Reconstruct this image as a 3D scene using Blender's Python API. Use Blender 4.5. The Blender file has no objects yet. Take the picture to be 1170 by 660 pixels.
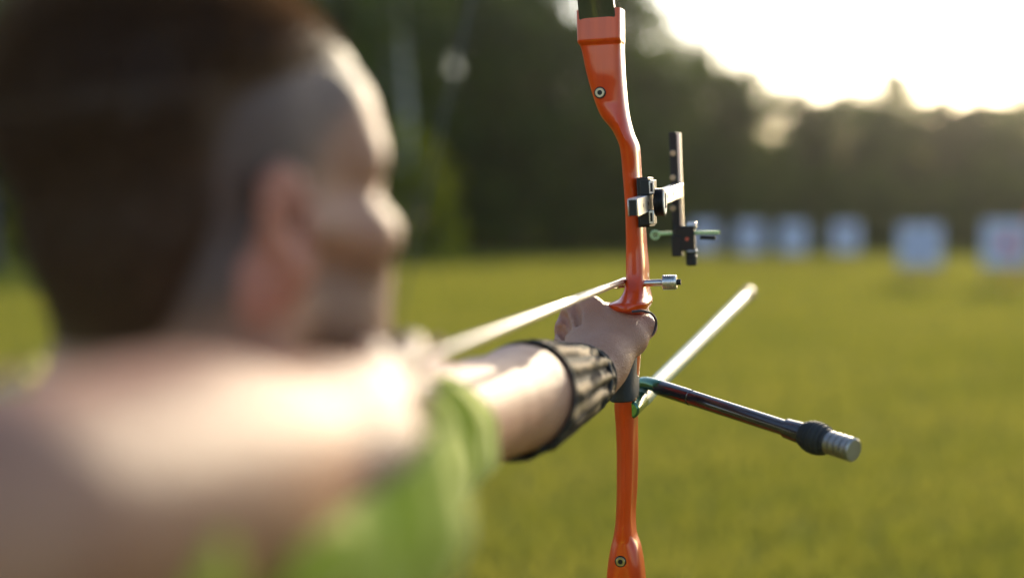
import bpy, bmesh, math, random
import numpy as np
from mathutils import Vector, Matrix
from math import radians, sin, cos, pi

# ------------------------------------------------------------------ camera, sky, sun, exposure
SC = bpy.context.scene
COL = SC.collection
random.seed(7)
RNG = np.random.default_rng(11)

CAM_H = 1.6
PITCH = radians(2.82)
FPX = 1625.0                      # 50 mm on 36 mm, in pixels of the 1170 px wide photograph
cam_d = bpy.data.cameras.new('camera')
cam = bpy.data.objects.new('camera', cam_d)
COL.objects.link(cam)
cam.location = (0, 0, CAM_H)
cam.rotation_euler = (pi/2 - PITCH, 0, 0)
cam_d.lens = 50.0
cam_d.sensor_width = 36.0
cam_d.clip_start = 0.02
cam_d.clip_end = 3000
cam_d.dof.use_dof = True
cam_d.dof.focus_distance = 1.5
cam_d.dof.aperture_fstop = 1.55
SC.camera = cam

SUN_AZ = radians(24)              # ahead and to the right, above the treeline
SUN_EL = radians(19)
world = bpy.data.worlds.new('World')
SC.world = world
world.use_nodes = True
wn = world.node_tree
sky = wn.nodes.new('ShaderNodeTexSky')
sky.sky_type = 'NISHITA'
sky.sun_disc = False
sky.sun_elevation = SUN_EL
sky.sun_rotation = SUN_AZ
sky.air_density = 1.0
sky.dust_density = 1.0
wn.nodes['Background'].inputs['Strength'].default_value = 0.15
wn.links.new(sky.outputs['Color'], wn.nodes['Background'].inputs['Color'])

sun_d = bpy.data.lights.new('sun', 'SUN')
sun_d.energy = 2.9
sun_d.angle = radians(0.5)
sun_d.color = (1.0, 0.85, 0.60)
sun = bpy.data.objects.new('sun', sun_d)
COL.objects.link(sun)
to_sun = Vector((sin(SUN_AZ)*cos(SUN_EL), cos(SUN_AZ)*cos(SUN_EL), sin(SUN_EL)))
sun.rotation_euler = to_sun.to_track_quat('Z', 'Y').to_euler()
sun.location = (20, 30, 30)

SC.view_settings.view_transform = 'Standard'
SC.view_settings.look = 'None'
SC.view_settings.exposure = 1.05
SC.view_settings.gamma = 1.0
SC.view_settings.use_curve_mapping = False
SC.cycles.use_denoising = True
SC.cycles.max_bounces = 6
SC.cycles.transparent_max_bounces = 8
SC.cycles.sample_clamp_indirect = 8.0

# ------------------------------------------------------------------ helpers
CP, SP = cos(PITCH), sin(PITCH)
def at(u, v, d):
    """world point seen at photograph pixel (u, v) at distance d along the view axis"""
    x = (u - 585.0)/FPX*d
    zc = -(v - 330.0)/FPX*d
    return Vector((x, d*CP + zc*SP, CAM_H - d*SP + zc*CP))

def proj(p):
    q = Vector(p) - Vector((0, 0, CAM_H))
    d = q.y*CP - q.z*SP
    zc = q.y*SP + q.z*CP
    return 585 + FPX*q.x/d, 330 - FPX*zc/d, d

def new_mat(name):
    m = bpy.data.materials.new(name)
    m.use_nodes = True
    nt = m.node_tree
    return m, nt, nt.nodes['Principled BSDF']

def simple(name, col, rough=0.5, metal=0.0, coat=0.0, bump=0.0, bscale=200.0, var=0.0, vscale=30.0, spec=0.5):
    m, nt, b = new_mat(name)
    b.inputs['Base Color'].default_value = (*col, 1)
    b.inputs['Roughness'].default_value = rough
    b.inputs['Metallic'].default_value = metal
    b.inputs['Coat Weight'].default_value = coat
    b.inputs['Coat Roughness'].default_value = 0.08
    b.inputs['Specular IOR Level'].default_value = spec
    tc = nt.nodes.new('ShaderNodeTexCoord')
    if var > 0:
        n = nt.nodes.new('ShaderNodeTexNoise'); n.inputs['Scale'].default_value = vscale
        n.inputs['Detail'].default_value = 6
        nt.links.new(tc.outputs['Object'], n.inputs['Vector'])
        r = nt.nodes.new('ShaderNodeValToRGB')
        r.color_ramp.elements[0].position = 0.3; r.color_ramp.elements[1].position = 0.7
        r.color_ramp.elements[0].color = (*[c*(1-var) for c in col], 1)
        r.color_ramp.elements[1].color = (*[min(1, c*(1+var)) for c in col], 1)
        nt.links.new(n.outputs['Fac'], r.inputs['Fac'])
        nt.links.new(r.outputs['Color'], b.inputs['Base Color'])
        mr = nt.nodes.new('ShaderNodeMapRange')
        mr.inputs['To Min'].default_value = max(0.02, rough*0.8); mr.inputs['To Max'].default_value = min(1, rough*1.25)
        nt.links.new(n.outputs['Fac'], mr.inputs['Value']); nt.links.new(mr.outputs['Result'], b.inputs['Roughness'])
    if bump > 0:
        n2 = nt.nodes.new('ShaderNodeTexNoise'); n2.inputs['Scale'].default_value = bscale
        n2.inputs['Detail'].default_value = 4
        nt.links.new(tc.outputs['Object'], n2.inputs['Vector'])
        bp = nt.nodes.new('ShaderNodeBump'); bp.inputs['Strength'].default_value = bump
        bp.inputs['Distance'].default_value = 0.002
        nt.links.new(n2.outputs['Fac'], bp.inputs['Height'])
        nt.links.new(bp.outputs['Normal'], b.inputs['Normal'])
    return m

def leaf_mat(name, dark, light, trans=0.45):
    m = bpy.data.materials.new(name); m.use_nodes = True
    nt = m.node_tree; nt.nodes.clear()
    out = nt.nodes.new('ShaderNodeOutputMaterial')
    at_ = nt.nodes.new('ShaderNodeAttribute'); at_.attribute_name = 'tone'
    r = nt.nodes.new('ShaderNodeValToRGB')
    r.color_ramp.elements[0].color = (*dark, 1); r.color_ramp.elements[1].color = (*light, 1)
    nt.links.new(at_.outputs['Fac'], r.inputs['Fac'])
    d = nt.nodes.new('ShaderNodeBsdfDiffuse'); t = nt.nodes.new('ShaderNodeBsdfTranslucent')
    g = nt.nodes.new('ShaderNodeBsdfGlossy'); g.inputs['Roughness'].default_value = 0.5
    hs = nt.nodes.new('ShaderNodeHueSaturation'); hs.inputs['Hue'].default_value = 0.48
    hs.inputs['Saturation'].default_value = 1.1; hs.inputs['Value'].default_value = 1.5
    nt.links.new(r.outputs['Color'], d.inputs['Color'])
    nt.links.new(r.outputs['Color'], hs.inputs['Color']); nt.links.new(hs.outputs['Color'], t.inputs['Color'])
    mx = nt.nodes.new('ShaderNodeMixShader'); mx.inputs['Fac'].default_value = trans
    nt.links.new(d.outputs[0], mx.inputs[1]); nt.links.new(t.outputs[0], mx.inputs[2])
    mx2 = nt.nodes.new('ShaderNodeMixShader'); mx2.inputs['Fac'].default_value = 0.01
    nt.links.new(mx.outputs[0], mx2.inputs[1]); nt.links.new(g.outputs[0], mx2.inputs[2])
    nt.links.new(mx2.outputs[0], out.inputs['Surface'])
    return m

def tag(o, label=None, cat=None, group=None, kind=None):
    if label: o['label'] = label
    if cat: o['category'] = cat
    if group: o['group'] = group
    if kind: o['kind'] = kind
    return o

def empty(name, loc):
    o = bpy.data.objects.new(name, None)
    o.empty_display_size = 0.1
    COL.objects.link(o)
    o.location = loc
    return o

def world_loc(o):
    p = Vector((0, 0, 0))
    while o:
        p += o.location; o = o.parent
    return p

def link_mesh(name, verts, faces, mat, parent=None, sharp=35, origin=None):
    """one mesh object; vertices are given in world space, stored relative to the parent's (unrotated) root"""
    off = world_loc(parent) if parent else (Vector(origin) if origin is not None else Vector((0, 0, 0)))
    me = bpy.data.meshes.new(name)
    va = np.asarray([tuple(v) for v in verts], dtype=float) if not isinstance(verts, np.ndarray) else verts
    va = va - np.array(off)
    me.from_pydata(va.tolist(), [], faces if isinstance(faces, list) else faces.tolist())
    me.update()
    if sharp is not None:
        me.shade_smooth()
        if sharp < 180: me.set_sharp_from_angle(angle=radians(sharp))
    me.materials.append(mat)
    o = bpy.data.objects.new(name, me)
    COL.objects.link(o)
    if parent: o.parent = parent
    else: o.location = off
    return o

def frame_of(axis, hint=Vector((0, 0, 1))):
    a = Vector(axis).normalized()
    h = Vector(hint)
    if abs(a.dot(h)) > 0.95: h = Vector((1, 0, 0))
    s = h.cross(a).normalized()
    t = a.cross(s).normalized()
    return s, t, a

class MB:
    """collects shapes in world space and links them as ONE mesh"""
    def __init__(self): self.v = []; self.f = []
    def raw(self, vs, fs):
        n = len(self.v); self.v += [Vector(p) for p in vs]; self.f += [[i+n for i in q] for q in fs]; return self
    def box(self, c, ax, half):
        c = Vector(c); X, Y, Z = [Vector(a)*h for a, h in zip(ax, half)]
        vs = [c + X*i + Y*j + Z*k for i in (-1, 1) for j in (-1, 1) for k in (-1, 1)]
        fs = [(0,1,3,2),(4,6,7,5),(0,4,5,1),(2,3,7,6),(0,2,6,4),(1,5,7,3)]
        return self.raw(vs, fs)
    def lathe(self, p0, axis, prof, n=32, hint=Vector((0, 0, 1))):
        """profile = [(distance along the axis, radius)]; closed with caps"""
        s, t, a = frame_of(axis, hint); p0 = Vector(p0)
        vs = []; fs = []
        for (z, r) in prof:
            for i in range(n):
                w = 2*pi*i/n
                vs.append(p0 + a*z + (s*cos(w) + t*sin(w))*max(r, 1e-5))
        for k in range(len(prof)-1):
            for i in range(n):
                j = (i+1) % n
                fs.append((k*n+i, k*n+j, (k+1)*n+j, (k+1)*n+i))
        fs.append(tuple(reversed(range(n)))); fs.append(tuple(range((len(prof)-1)*n, len(prof)*n)))
        return self.raw(vs, fs)
    def cyl(self, p0, p1, r0, r1=None, n=32, ch=0.0):
        r1 = r0 if r1 is None else r1
        L = (Vector(p1) - Vector(p0)).length
        if ch > 0: prof = [(0, r0-ch), (ch, r0), (L-ch, r1), (L, r1-ch)]
        else: prof = [(0, r0), (L, r1)]
        return self.lathe(p0, Vector(p1) - Vector(p0), prof, n)
    def tube(self, pts, rad, n=12, flat=None):
        pts = [Vector(p) for p in pts]
        rs = rad if isinstance(rad, (list, tuple)) else [rad]*len(pts)
        vs = []; fs = []
        s0 = None
        for k, p in enumerate(pts):
            d = (pts[min(k+1, len(pts)-1)] - pts[max(k-1, 0)]).normalized()
            if s0 is None: s0 = frame_of(d)[0]
            s0 = (s0 - d*s0.dot(d)).normalized(); t = d.cross(s0)
            for i in range(n):
                w = 2*pi*i/n
                vs.append(p + (s0*cos(w) + t*sin(w))*rs[k])
        for k in range(len(pts)-1):
            for i in range(n):
                j = (i+1) % n
                fs.append((k*n+i, k*n+j, (k+1)*n+j, (k+1)*n+i))
        fs.append(tuple(reversed(range(n)))); fs.append(tuple(range((len(pts)-1)*n, len(pts)*n)))
        return self.raw(vs, fs)
    def ball(self, c, r, n=16, ax=None, sc=(1, 1, 1)):
        c = Vector(c); ax = ax or (Vector((1,0,0)), Vector((0,1,0)), Vector((0,0,1)))
        vs = []; fs = []; m = n//2
        for k in range(m+1):
            ph = pi*k/m
            for i in range(n):
                w = 2*pi*i/n
                vs.append(c + ax[0]*(r*sc[0]*max(sin(ph), 1e-4)*cos(w)) + ax[1]*(r*sc[1]*max(sin(ph), 1e-4)*sin(w)) - ax[2]*(r*sc[2]*cos(ph)))
        for k in range(m):
            for i in range(n):
                j = (i+1) % n
                fs.append((k*n+i, k*n+j, (k+1)*n+j, (k+1)*n+i))
        return self.raw(vs, fs)
    def torus(self, c, axis, R, r, n=36, m=10):
        s, t, a = frame_of(axis); c = Vector(c)
        vs = []; fs = []
        for i in range(n):
            w = 2*pi*i/n; e = s*cos(w) + t*sin(w)
            for k in range(m):
                q = 2*pi*k/m
                vs.append(c + e*(R + r*cos(q)) + a*(r*sin(q)))
        for i in range(n):
            for k in range(m):
                i2 = (i+1) % n; k2 = (k+1) % m
                fs.append((i*m+k, i2*m+k, i2*m+k2, i*m+k2))
        return self.raw(vs, fs)
    def build(self, name, mat, parent=None, sharp=35, bevel=0.0, origin=None):
        o = link_mesh(name, self.v, [list(q) for q in self.f], mat, parent, sharp, origin)
        if bevel > 0:
            b = o.modifiers.new('bevel', 'BEVEL'); b.width = bevel; b.segments = 2; b.limit_method = 'ANGLE'
            b.angle_limit = radians(40)
        return o

def catmull(pts, n=8):
    pts = [Vector(p) for p in pts]; out = []
    for i in range(len(pts)-1):
        p0 = pts[max(i-1, 0)]; p1 = pts[i]; p2 = pts[i+1]; p3 = pts[min(i+2, len(pts)-1)]
        for k in range(n):
            t = k/n
            out.append(0.5*((2*p1) + (p2-p0)*t + (2*p0-5*p1+4*p2-p3)*t*t + (3*p1-p0-3*p2+p3)*t**3))
    out.append(pts[-1]); return out

# ------------------------------------------------------------------ signed-distance bodies -> one continuous mesh
class Sdf:
    def __init__(self): self.ops = []
    def capsule(self, a, b, ra, rb, k=0.02, flat=None, sub=False):
        """tapered capsule; flat = (direction, factor) squashes it along a direction"""
        a = np.array(a, float); b = np.array(b, float)
        R = max(ra, rb)*1.6
        def fn(P):
            A, B, Q = a, b, P
            if flat is not None:
                n = np.array(flat[0], float); n /= np.linalg.norm(n); s = 1.0/flat[1] - 1.0
                Q = P + np.outer((P - a) @ n, n)*s
                B = b + ((b - a) @ n)*s*n
            ab = B - A; L2 = max(ab @ ab, 1e-12)
            t = np.clip(((Q - A) @ ab)/L2, 0, 1)
            return np.linalg.norm(Q - A - t[:, None]*ab, axis=1) - (ra + (rb - ra)*t)
        self.ops.append((fn, np.minimum(a, b) - R, np.maximum(a, b) + R, k, sub)); return self
    def ellip(self, c, ax, r, k=0.02, sub=False):
        c = np.array(c, float); M = np.array([np.array(x, float)/np.linalg.norm(x) for x in ax]); r = np.array(r, float)
        R = max(r)*1.3
        def fn(P):
            q = (P - c) @ M.T
            k0 = np.linalg.norm(q/r, axis=1); k1 = np.linalg.norm(q/(r*r), axis=1) + 1e-9
            return k0*(k0 - 1.0)/k1
        self.ops.append((fn, c - R, c + R, k, sub)); return self
    def func(self, fn, lo, hi, k=0.0, sub=False):
        self.ops.append((fn, np.array(lo, float), np.array(hi, float), k, sub)); return self
    def __call__(self, P):
        D = np.full(len(P), 0.5)
        for fn, lo, hi, k, sub in self.ops:
            m = 0.035 + k
            idx = np.nonzero(np.all((P > lo - m) & (P < hi + m), axis=1))[0]
            if len(idx) == 0: continue
            a = D[idx]; b = fn(P[idx])
            if sub:
                b = -b
                h = np.maximum(k - np.abs(a - b), 0)/max(k, 1e-9)
                D[idx] = np.maximum(a, b) + h*h*k*0.25
            else:
                h = np.maximum(k - np.abs(a - b), 0)/max(k, 1e-9)
                D[idx] = np.minimum(a, b) - h*h*k*0.25
        return D

def surface_net(f, lo, hi, h):
    lo = np.array(lo, float); hi = np.array(hi, float)
    nc = np.ceil((hi - lo)/(4*h)).astype(int) + 1
    n = nc*4
    g = [lo[i] + (np.arange(nc[i]) + 0.5 - 0.125)*4*h for i in range(3)]
    PC = np.stack(np.meshgrid(*g, indexing='ij'), -1).reshape(-1, 3)
    DC = f(PC).reshape(nc)
    F = np.repeat(np.repeat(np.repeat(np.where(DC < 0, -0.1, 0.1).astype(np.float32), 4, 0), 4, 1), 4, 2)
    near = np.abs(DC) < 4*h*1.35
    bi = np.argwhere(near)
    o = np.stack(np.meshgrid(*[np.arange(4)]*3, indexing='ij'), -1).reshape(-1, 3)
    I = (bi[:, None, :]*4 + o[None]).reshape(-1, 3)
    for s in range(0, len(I), 400000):
        J = I[s:s+400000]
        F[J[:, 0], J[:, 1], J[:, 2]] = f(lo + J*h)
    S = F < 0
    c = np.zeros(tuple(n-1), np.uint8)
    for i in (0, 1):
        for j in (0, 1):
            for k in (0, 1):
                c += S[i:n[0]-1+i, j:n[1]-1+j, k:n[2]-1+k]
    cells = np.argwhere((c > 0) & (c < 8))
    idx = np.full(tuple(n-1), -1, np.int32)
    idx[cells[:, 0], cells[:, 1], cells[:, 2]] = np.arange(len(cells))
    offs = [(i, j, k) for i in (0, 1) for j in (0, 1) for k in (0, 1)]
    vals = np.stack([F[cells[:, 0]+a, cells[:, 1]+b, cells[:, 2]+d] for a, b, d in offs], 1).astype(float)
    acc = np.zeros((len(cells), 3)); cnt = np.zeros(len(cells))
    for p in range(8):
        for q in range(p+1, 8):
            A = np.array(offs[p]); B = np.array(offs[q])
            if np.abs(A-B).sum() != 1: continue
            m = (vals[:, p] < 0) != (vals[:, q] < 0)
            t = vals[m, p]/(vals[m, p] - vals[m, q])
            acc[m] += A + t[:, None]*(B - A); cnt[m] += 1
    V = lo + (cells + acc/cnt[:, None])*h
    quads = []
    for ax in range(3):
        b, d = (ax+1) % 3, (ax+2) % 3
        s0 = [slice(None)]*3; s1 = [slice(None)]*3
        s0[ax] = slice(0, n[ax]-1); s1[ax] = slice(1, n[ax])
        A = S[tuple(s0)]; B = S[tuple(s1)]
        e = np.argwhere(A != B)
        e = e[(e[:, b] > 0) & (e[:, d] > 0) & (e[:, b] < n[b]-1) & (e[:, d] < n[d]-1)]
        sg = A[e[:, 0], e[:, 1], e[:, 2]]
        def cell(db, dd):
            q = e.copy(); q[:, b] -= db; q[:, d] -= dd
            return idx[q[:, 0], q[:, 1], q[:, 2]]
        Q = np.stack([cell(1, 1), cell(0, 1), cell(0, 0), cell(1, 0)], 1)
        Q[~sg] = Q[~sg][:, ::-1]
        quads.append(Q)
    Q = np.concatenate(quads)
    Q = Q[(Q >= 0).all(1)]
    # one Newton step on to the surface
    eps = h*0.35
    d0 = f(V)
    G = np.stack([(f(V + np.eye(3)[i]*eps) - f(V - np.eye(3)[i]*eps))/(2*eps) for i in range(3)], 1)
    gn = (G*G).sum(1) + 1e-6
    step = np.clip(d0/gn, -h, h)
    V = V - G*step[:, None]
    return V, Q

def set_attr(o, name, vals):
    a = o.data.attributes.new(name, 'FLOAT', 'POINT')
    a.data.foreach_set('value', np.asarray(vals, np.float32))

def vnoise(P, sc, seed=0):
    """cheap smooth noise from sums of sines"""
    r = np.random.default_rng(seed); out = np.zeros(len(P))
    for i in range(6):
        w = r.normal(size=3)*sc*(0.6 + 0.35*i); out += np.sin(P @ w + r.uniform(0, 6.28))/(1 + 0.35*i)
    return out/3.0

def sstep(a, b, x):
    t = np.clip((x - a)/(b - a), 0, 1); return t*t*(3 - 2*t)
#@@STRUCTURE
# ------------------------------------------------------------------ the ground
def ground_material():
    m, nt, b = new_mat('meadow')
    tc = nt.nodes.new('ShaderNodeTexCoord')
    def noise(sc, det, stretch=None):
        n = nt.nodes.new('ShaderNodeTexNoise'); n.inputs['Scale'].default_value = sc; n.inputs['Detail'].default_value = det
        if stretch:
            mp = nt.nodes.new('ShaderNodeMapping'); mp.inputs['Scale'].default_value = stretch
            nt.links.new(tc.outputs['Object'], mp.inputs['Vector']); nt.links.new(mp.outputs['Vector'], n.inputs['Vector'])
        else: nt.links.new(tc.outputs['Object'], n.inputs['Vector'])
        return n
    n1 = noise(0.35, 5, (1, 0.6, 1)); n2 = noise(3.0, 6); n3 = noise(40, 6)
    r1 = nt.nodes.new('ShaderNodeValToRGB')
    r1.color_ramp.elements[0].position = 0.32; r1.color_ramp.elements[0].color = (0.130, 0.150, 0.030, 1)
    r1.color_ramp.elements[1].position = 0.7; r1.color_ramp.elements[1].color = (0.245, 0.235, 0.062, 1)
    nt.links.new(n1.outputs['Fac'], r1.inputs['Fac'])
    r2 = nt.nodes.new('ShaderNodeValToRGB')
    r2.color_ramp.elements[0].position = 0.3; r2.color_ramp.elements[0].color = (0.100, 0.120, 0.022, 1)
    r2.color_ramp.elements[1].position = 0.72; r2.color_ramp.elements[1].color = (0.26, 0.25, 0.065, 1)
    nt.links.new(n2.outputs['Fac'], r2.inputs['Fac'])
    mx = nt.nodes.new('ShaderNodeMix'); mx.data_type = 'RGBA'; mx.inputs['Factor'].default_value = 0.35
    nt.links.new(r1.outputs['Color'], mx.inputs[6]); nt.links.new(r2.outputs['Color'], mx.inputs[7])
    nt.links.new(mx.outputs[2], b.inputs['Base Color'])
    b.inputs['Roughness'].default_value = 0.95; b.inputs['Specular IOR Level'].default_value = 0.0
    bp = nt.nodes.new('ShaderNodeBump'); bp.inputs['Strength'].default_value = 1.0; bp.inputs['Distance'].default_value = 0.06
    nt.links.new(n3.outputs['Fac'], bp.inputs['Height']); nt.links.new(bp.outputs['Normal'], b.inputs['Normal'])
    return m
g = 1500.0
ground = link_mesh('ground', [(-g, -g, 0), (g, -g, 0), (g, g, 0), (-g, g, 0)], [[0, 1, 2, 3]], ground_material(), sharp=None)
tag(ground, 'wide sunlit meadow of short yellow green grass', 'ground', kind='structure')

def grass():
    N = 230000
    # denser near the camera, thinning with distance
    d = 2.0 + 58.0*RNG.random(N)**1.9
    x = (RNG.random(N)*2 - 1)*(d*0.46 + 1.0)
    ang = RNG.random(N)*2*pi; h = (0.035 + 0.045*RNG.random(N))*(1 + 0.02*d); w = (0.004 + 0.004*RNG.random(N))*(1 + 0.05*d)
    lean = RNG.normal(size=(N, 2))*0.35*h[:, None]
    base = np.stack([x, d, np.full(N, -0.004)], 1)
    side = np.stack([np.cos(ang)*w, np.sin(ang)*w, np.zeros(N)], 1)
    tip = base + np.stack([lean[:, 0], lean[:, 1], h], 1)
    V = np.empty((N*3, 3)); V[0::3] = base - side; V[1::3] = base + side; V[2::3] = tip
    me = bpy.data.meshes.new('grass')
    me.vertices.add(N*3); me.vertices.foreach_set('co', V.ravel())
    me.loops.add(N*3); me.loops.foreach_set('vertex_index', np.arange(N*3, dtype=np.int32))
    me.polygons.add(N); me.polygons.foreach_set('loop_start', np.arange(0, N*3, 3, dtype=np.int32))
    me.update(calc_edges=True)
    o = bpy.data.objects.new('grass', me); COL.objects.link(o)
    tone = np.clip(0.5 + 0.28*vnoise(base, 1.6, 3) + 0.2*RNG.normal(size=N), 0, 1)
    set_attr(o, 'tone', np.repeat(tone, 3))
    me.materials.append(leaf_mat('grass_blades', (0.105, 0.130, 0.020), (0.28, 0.27, 0.055), 0.5))
    tag(o, 'short mown grass blades covering the meadow', 'grass', kind='stuff')
grass()

# ------------------------------------------------------------------ trees
BARK = simple('bark', (0.075, 0.058, 0.045), 0.9, bump=0.9, bscale=14, var=0.35, vscale=6)
BIRCH = simple('pale_bark', (0.42, 0.38, 0.32), 0.8, bump=0.5, bscale=10, var=0.45, vscale=3)
LEAF_DARK = leaf_mat('dark_leaves', (0.018, 0.040, 0.004), (0.078, 0.125, 0.010), 0.32)
LEAF_MID = leaf_mat('mid_leaves', (0.020, 0.042, 0.005), (0.085, 0.125, 0.013), 0.4)
LEAF_PINE = leaf_mat('pine_needles', (0.012, 0.024, 0.005), (0.055, 0.072, 0.014), 0.25)
LEAF_YEL = leaf_mat('yellow_leaves', (0.08, 0.105, 0.007), (0.20, 0.22, 0.018), 0.5)

def leaf_mesh(name, clumps, per, size, mat):
    """clumps = [(centre, radius, tone)]; many small leaf-clump quads scattered through each"""
    n = len(clumps)*per
    C = np.repeat(np.array([c[0] for c in clumps], float), per, 0)
    R = np.repeat(np.array([c[1] for c in clumps], float), per)
    T = np.repeat(np.array([c[2] for c in clumps], float), per)
    dirs = RNG.normal(size=(n, 3)); dirs /= np.linalg.norm(dirs, axis=1)[:, None]
    rad = RNG.random(n)**0.45
    P = C + dirs*(R*rad)[:, None]*np.array([1, 1, 0.8])
    nrm = RNG.normal(size=(n, 3)); nrm[:, 2] += 0.4; nrm /= np.linalg.norm(nrm, axis=1)[:, None]
    up = RNG.normal(size=(n, 3)); s = np.cross(nrm, up); s /= np.linalg.norm(s, axis=1)[:, None]; t = np.cross(nrm, s)
    L = size*(0.5 + RNG.random(n)); W = L*(0.4 + 0.3*RNG.random(n))
    V = np.empty((n*4, 3))
    V[0::4] = P - s*L[:, None]; V[1::4] = P - t*W[:, None]; V[2::4] = P + s*L[:, None]; V[3::4] = P + t*W[:, None]
    me = bpy.data.meshes.new(name)
    me.vertices.add(n*4); me.vertices.foreach_set('co', V.ravel())
    me.loops.add(n*4); me.loops.foreach_set('vertex_index', np.arange(n*4, dtype=np.int32))
    me.polygons.add(n); me.polygons.foreach_set('loop_start', np.arange(0, n*4, 4, dtype=np.int32))
    me.update(calc_edges=True)
    a = me.attributes.new('tone', 'FLOAT', 'POINT')
    tone = np.clip(T + 0.15*RNG.normal(size=n), 0, 1)
    a.data.foreach_set('value', np.repeat(tone, 4).astype(np.float32))
    me.materials.append(mat)
    return me

def trunk_shape(H, r, lean, nl, spread, z0):
    mb = MB()
    top = Vector((lean, lean*0.4, H))
    main = catmull([(0, 0, -0.2), (lean*0.2, 0.1, H*0.3), (lean*0.5, -0.1, H*0.65), top], 5)
    k = len(main)
    mb.tube(main, [r*(1.25 if i == 0 else 1.0)*(1 - 0.88*i/(k-1)) for i in range(k)], 10)
    tips = []
    for i in range(nl):
        f = z0 + (0.92 - z0)*(i + random.random()*0.5)/nl
        p = main[min(int(f*(k-1)), k-1)]
        w = random.random()*2*pi
        ln = spread*(1.0 - 0.6*f)*random.uniform(0.7, 1.1)
        q = p + Vector((cos(w)*ln, sin(w)*ln, ln*random.uniform(0.25, 0.6)))
        mid = (p + q)/2 + Vector((0, 0, -0.06*ln))
        mb.tube(catmull([p, mid, q], 3), [r*0.34*(1-f*0.6)*(1 - 0.8*j/6) for j in range(7)], 6)
        tips.append(q)
    return mb, tips

def tree_kind(kind):
    H = 10.0
    if kind == 'broadleaf':
        mb, tips = trunk_shape(H*0.85, 0.26, 0.4, 16, 3.6, 0.16)
        cl = []
        for q in tips:
            for _ in range(3):
                c = q + Vector((random.gauss(0, .6), random.gauss(0, .6), random.gauss(0, .5)))
                cl.append((c, random.uniform(.7, 1.25), random.uniform(.1, .85)))
        for _ in range(52):
            w = random.random()*2*pi; z = random.uniform(.14, 1.0)
            rr = 3.1*math.sqrt(max(0.03, 1 - abs(2*z - 0.9)**2.2))*random.uniform(.45, 1.0)
            cl.append((Vector((cos(w)*rr, sin(w)*rr, z*H)), random.uniform(.6, 1.25), random.uniform(.1, .9)))
        return mb, leaf_mesh('crown', cl, 90, 0.15, LEAF_DARK), BARK
    if kind == 'birch':
        mb, tips = trunk_shape(H*0.95, 0.17, 0.25, 14, 2.2, 0.3)
        cl = []
        for q in tips:
            for _ in range(3):
                c = q + Vector((random.gauss(0, .45), random.gauss(0, .45), random.gauss(-.3, .5)))
                cl.append((c, random.uniform(.45, .9), random.uniform(.2, .95)))
        for _ in range(14):
            w = random.random()*2*pi; z = random.uniform(.45, 1.02)
            rr = 1.7*math.sqrt(max(0.02, 1 - (2*z - 1.3)**2))*random.uniform(.3, 1.0)
            cl.append((Vector((cos(w)*rr, sin(w)*rr, z*H)), random.uniform(.4, .8), random.uniform(.2, .9)))
        return mb, leaf_mesh('crown', cl, 60, 0.12, LEAF_MID), BIRCH
    if kind == 'pine':
        mb, tips = trunk_shape(H*0.98, 0.2, 0.15, 22, 2.6, 0.2)
        cl = []
        for q in tips:
            for f in (0.45, 0.75, 1.0):
                c = Vector((q.x*f, q.y*f, q.z - (1-f)*.25))
                cl.append((c, random.uniform(.4, .75), random.uniform(.05, .7)))
        for _ in range(26):
            z = random.uniform(.12, 1.0); w = random.random()*2*pi; rr = 2.2*(1.05 - z)*random.uniform(.3, 1)
            cl.append((Vector((cos(w)*rr, sin(w)*rr, z*H)), random.uniform(.35, .7), random.uniform(.05, .7)))
        return mb, leaf_mesh('crown', cl, 60, 0.13, LEAF_PINE), BARK
    if kind == 'shrub':
        mb = MB(); cl = []
        for i in range(9):
            w = random.random()*2*pi; q = Vector((cos(w)*random.uniform(.2, 1.0), sin(w)*random.uniform(.2, 1.0), random.uniform(1.2, 2.6)))
            mb.tube(catmull([(0, 0, -.05), (q.x*.3, q.y*.3, q.z*.5), q], 3), [.04*(1 - .11*j) for j in range(7)], 6)
            cl.append((q, random.uniform(.5, .8), random.uniform(.1, .9)))
        for i in range(22):
            w = random.random()*2*pi; rr = random.uniform(.3, 1.25); 
            cl.append((Vector((cos(w)*rr, sin(w)*rr, random.uniform(.2, 2.4)*(1.15 - .3*rr))), random.uniform(.35, .65), random.uniform(.1, .9)))
        return mb, leaf_mesh('crown', cl, 60, 0.09, LEAF_MID), BARK

KINDS = {}
for nm in ('broadleaf', 'birch', 'pine', 'shrub'):
    KINDS[nm] = []
    for variant in range({'broadleaf': 3, 'birch': 1, 'pine': 2, 'shrub': 2}[nm]):
        mb, crown, bark = tree_kind(nm)
        tm = bpy.data.meshes.new('trunk')
        tm.from_pydata([tuple(p) for p in mb.v], [], [list(q) for q in mb.f]); tm.update(); tm.shade_smooth(); tm.materials.append(bark)
        KINDS[nm].append((tm, crown))
SHRUB_YEL = []
for tm, cr in KINDS['shrub'][:1]:
    c2 = cr.copy(); c2.materials.clear(); c2.materials.append(LEAF_YEL); SHRUB_YEL.append((tm, c2))

def plant(kind, u, d, H, label, wide=1.0, group='trees along the edge of the wood', yellow=False):
    x = (u - 585.0)/FPX*d
    full = {'broadleaf': 'broadleaf_tree', 'birch': 'birch_tree', 'pine': 'pine_tree', 'shrub': 'shrub'}[kind]
    e = empty(full, (x, d, 0))
    base = 10.0 if kind != 'shrub' else 2.9
    s = H/base
    e.scale = (s*wide, s*wide, s)
    e.rotation_euler = (0, 0, random.random()*2*pi)
    tm, cr = random.choice(SHRUB_YEL if yellow else KINDS[kind])
    for nme, me in (('trunk' if kind != 'shrub' else 'stem', tm), ('crown', cr)):
        o = bpy.data.objects.new(nme, me); COL.objects.link(o); o.parent = e
    tag(e, label, 'tree' if kind != 'shrub' else 'shrub', group)
    return e

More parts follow.
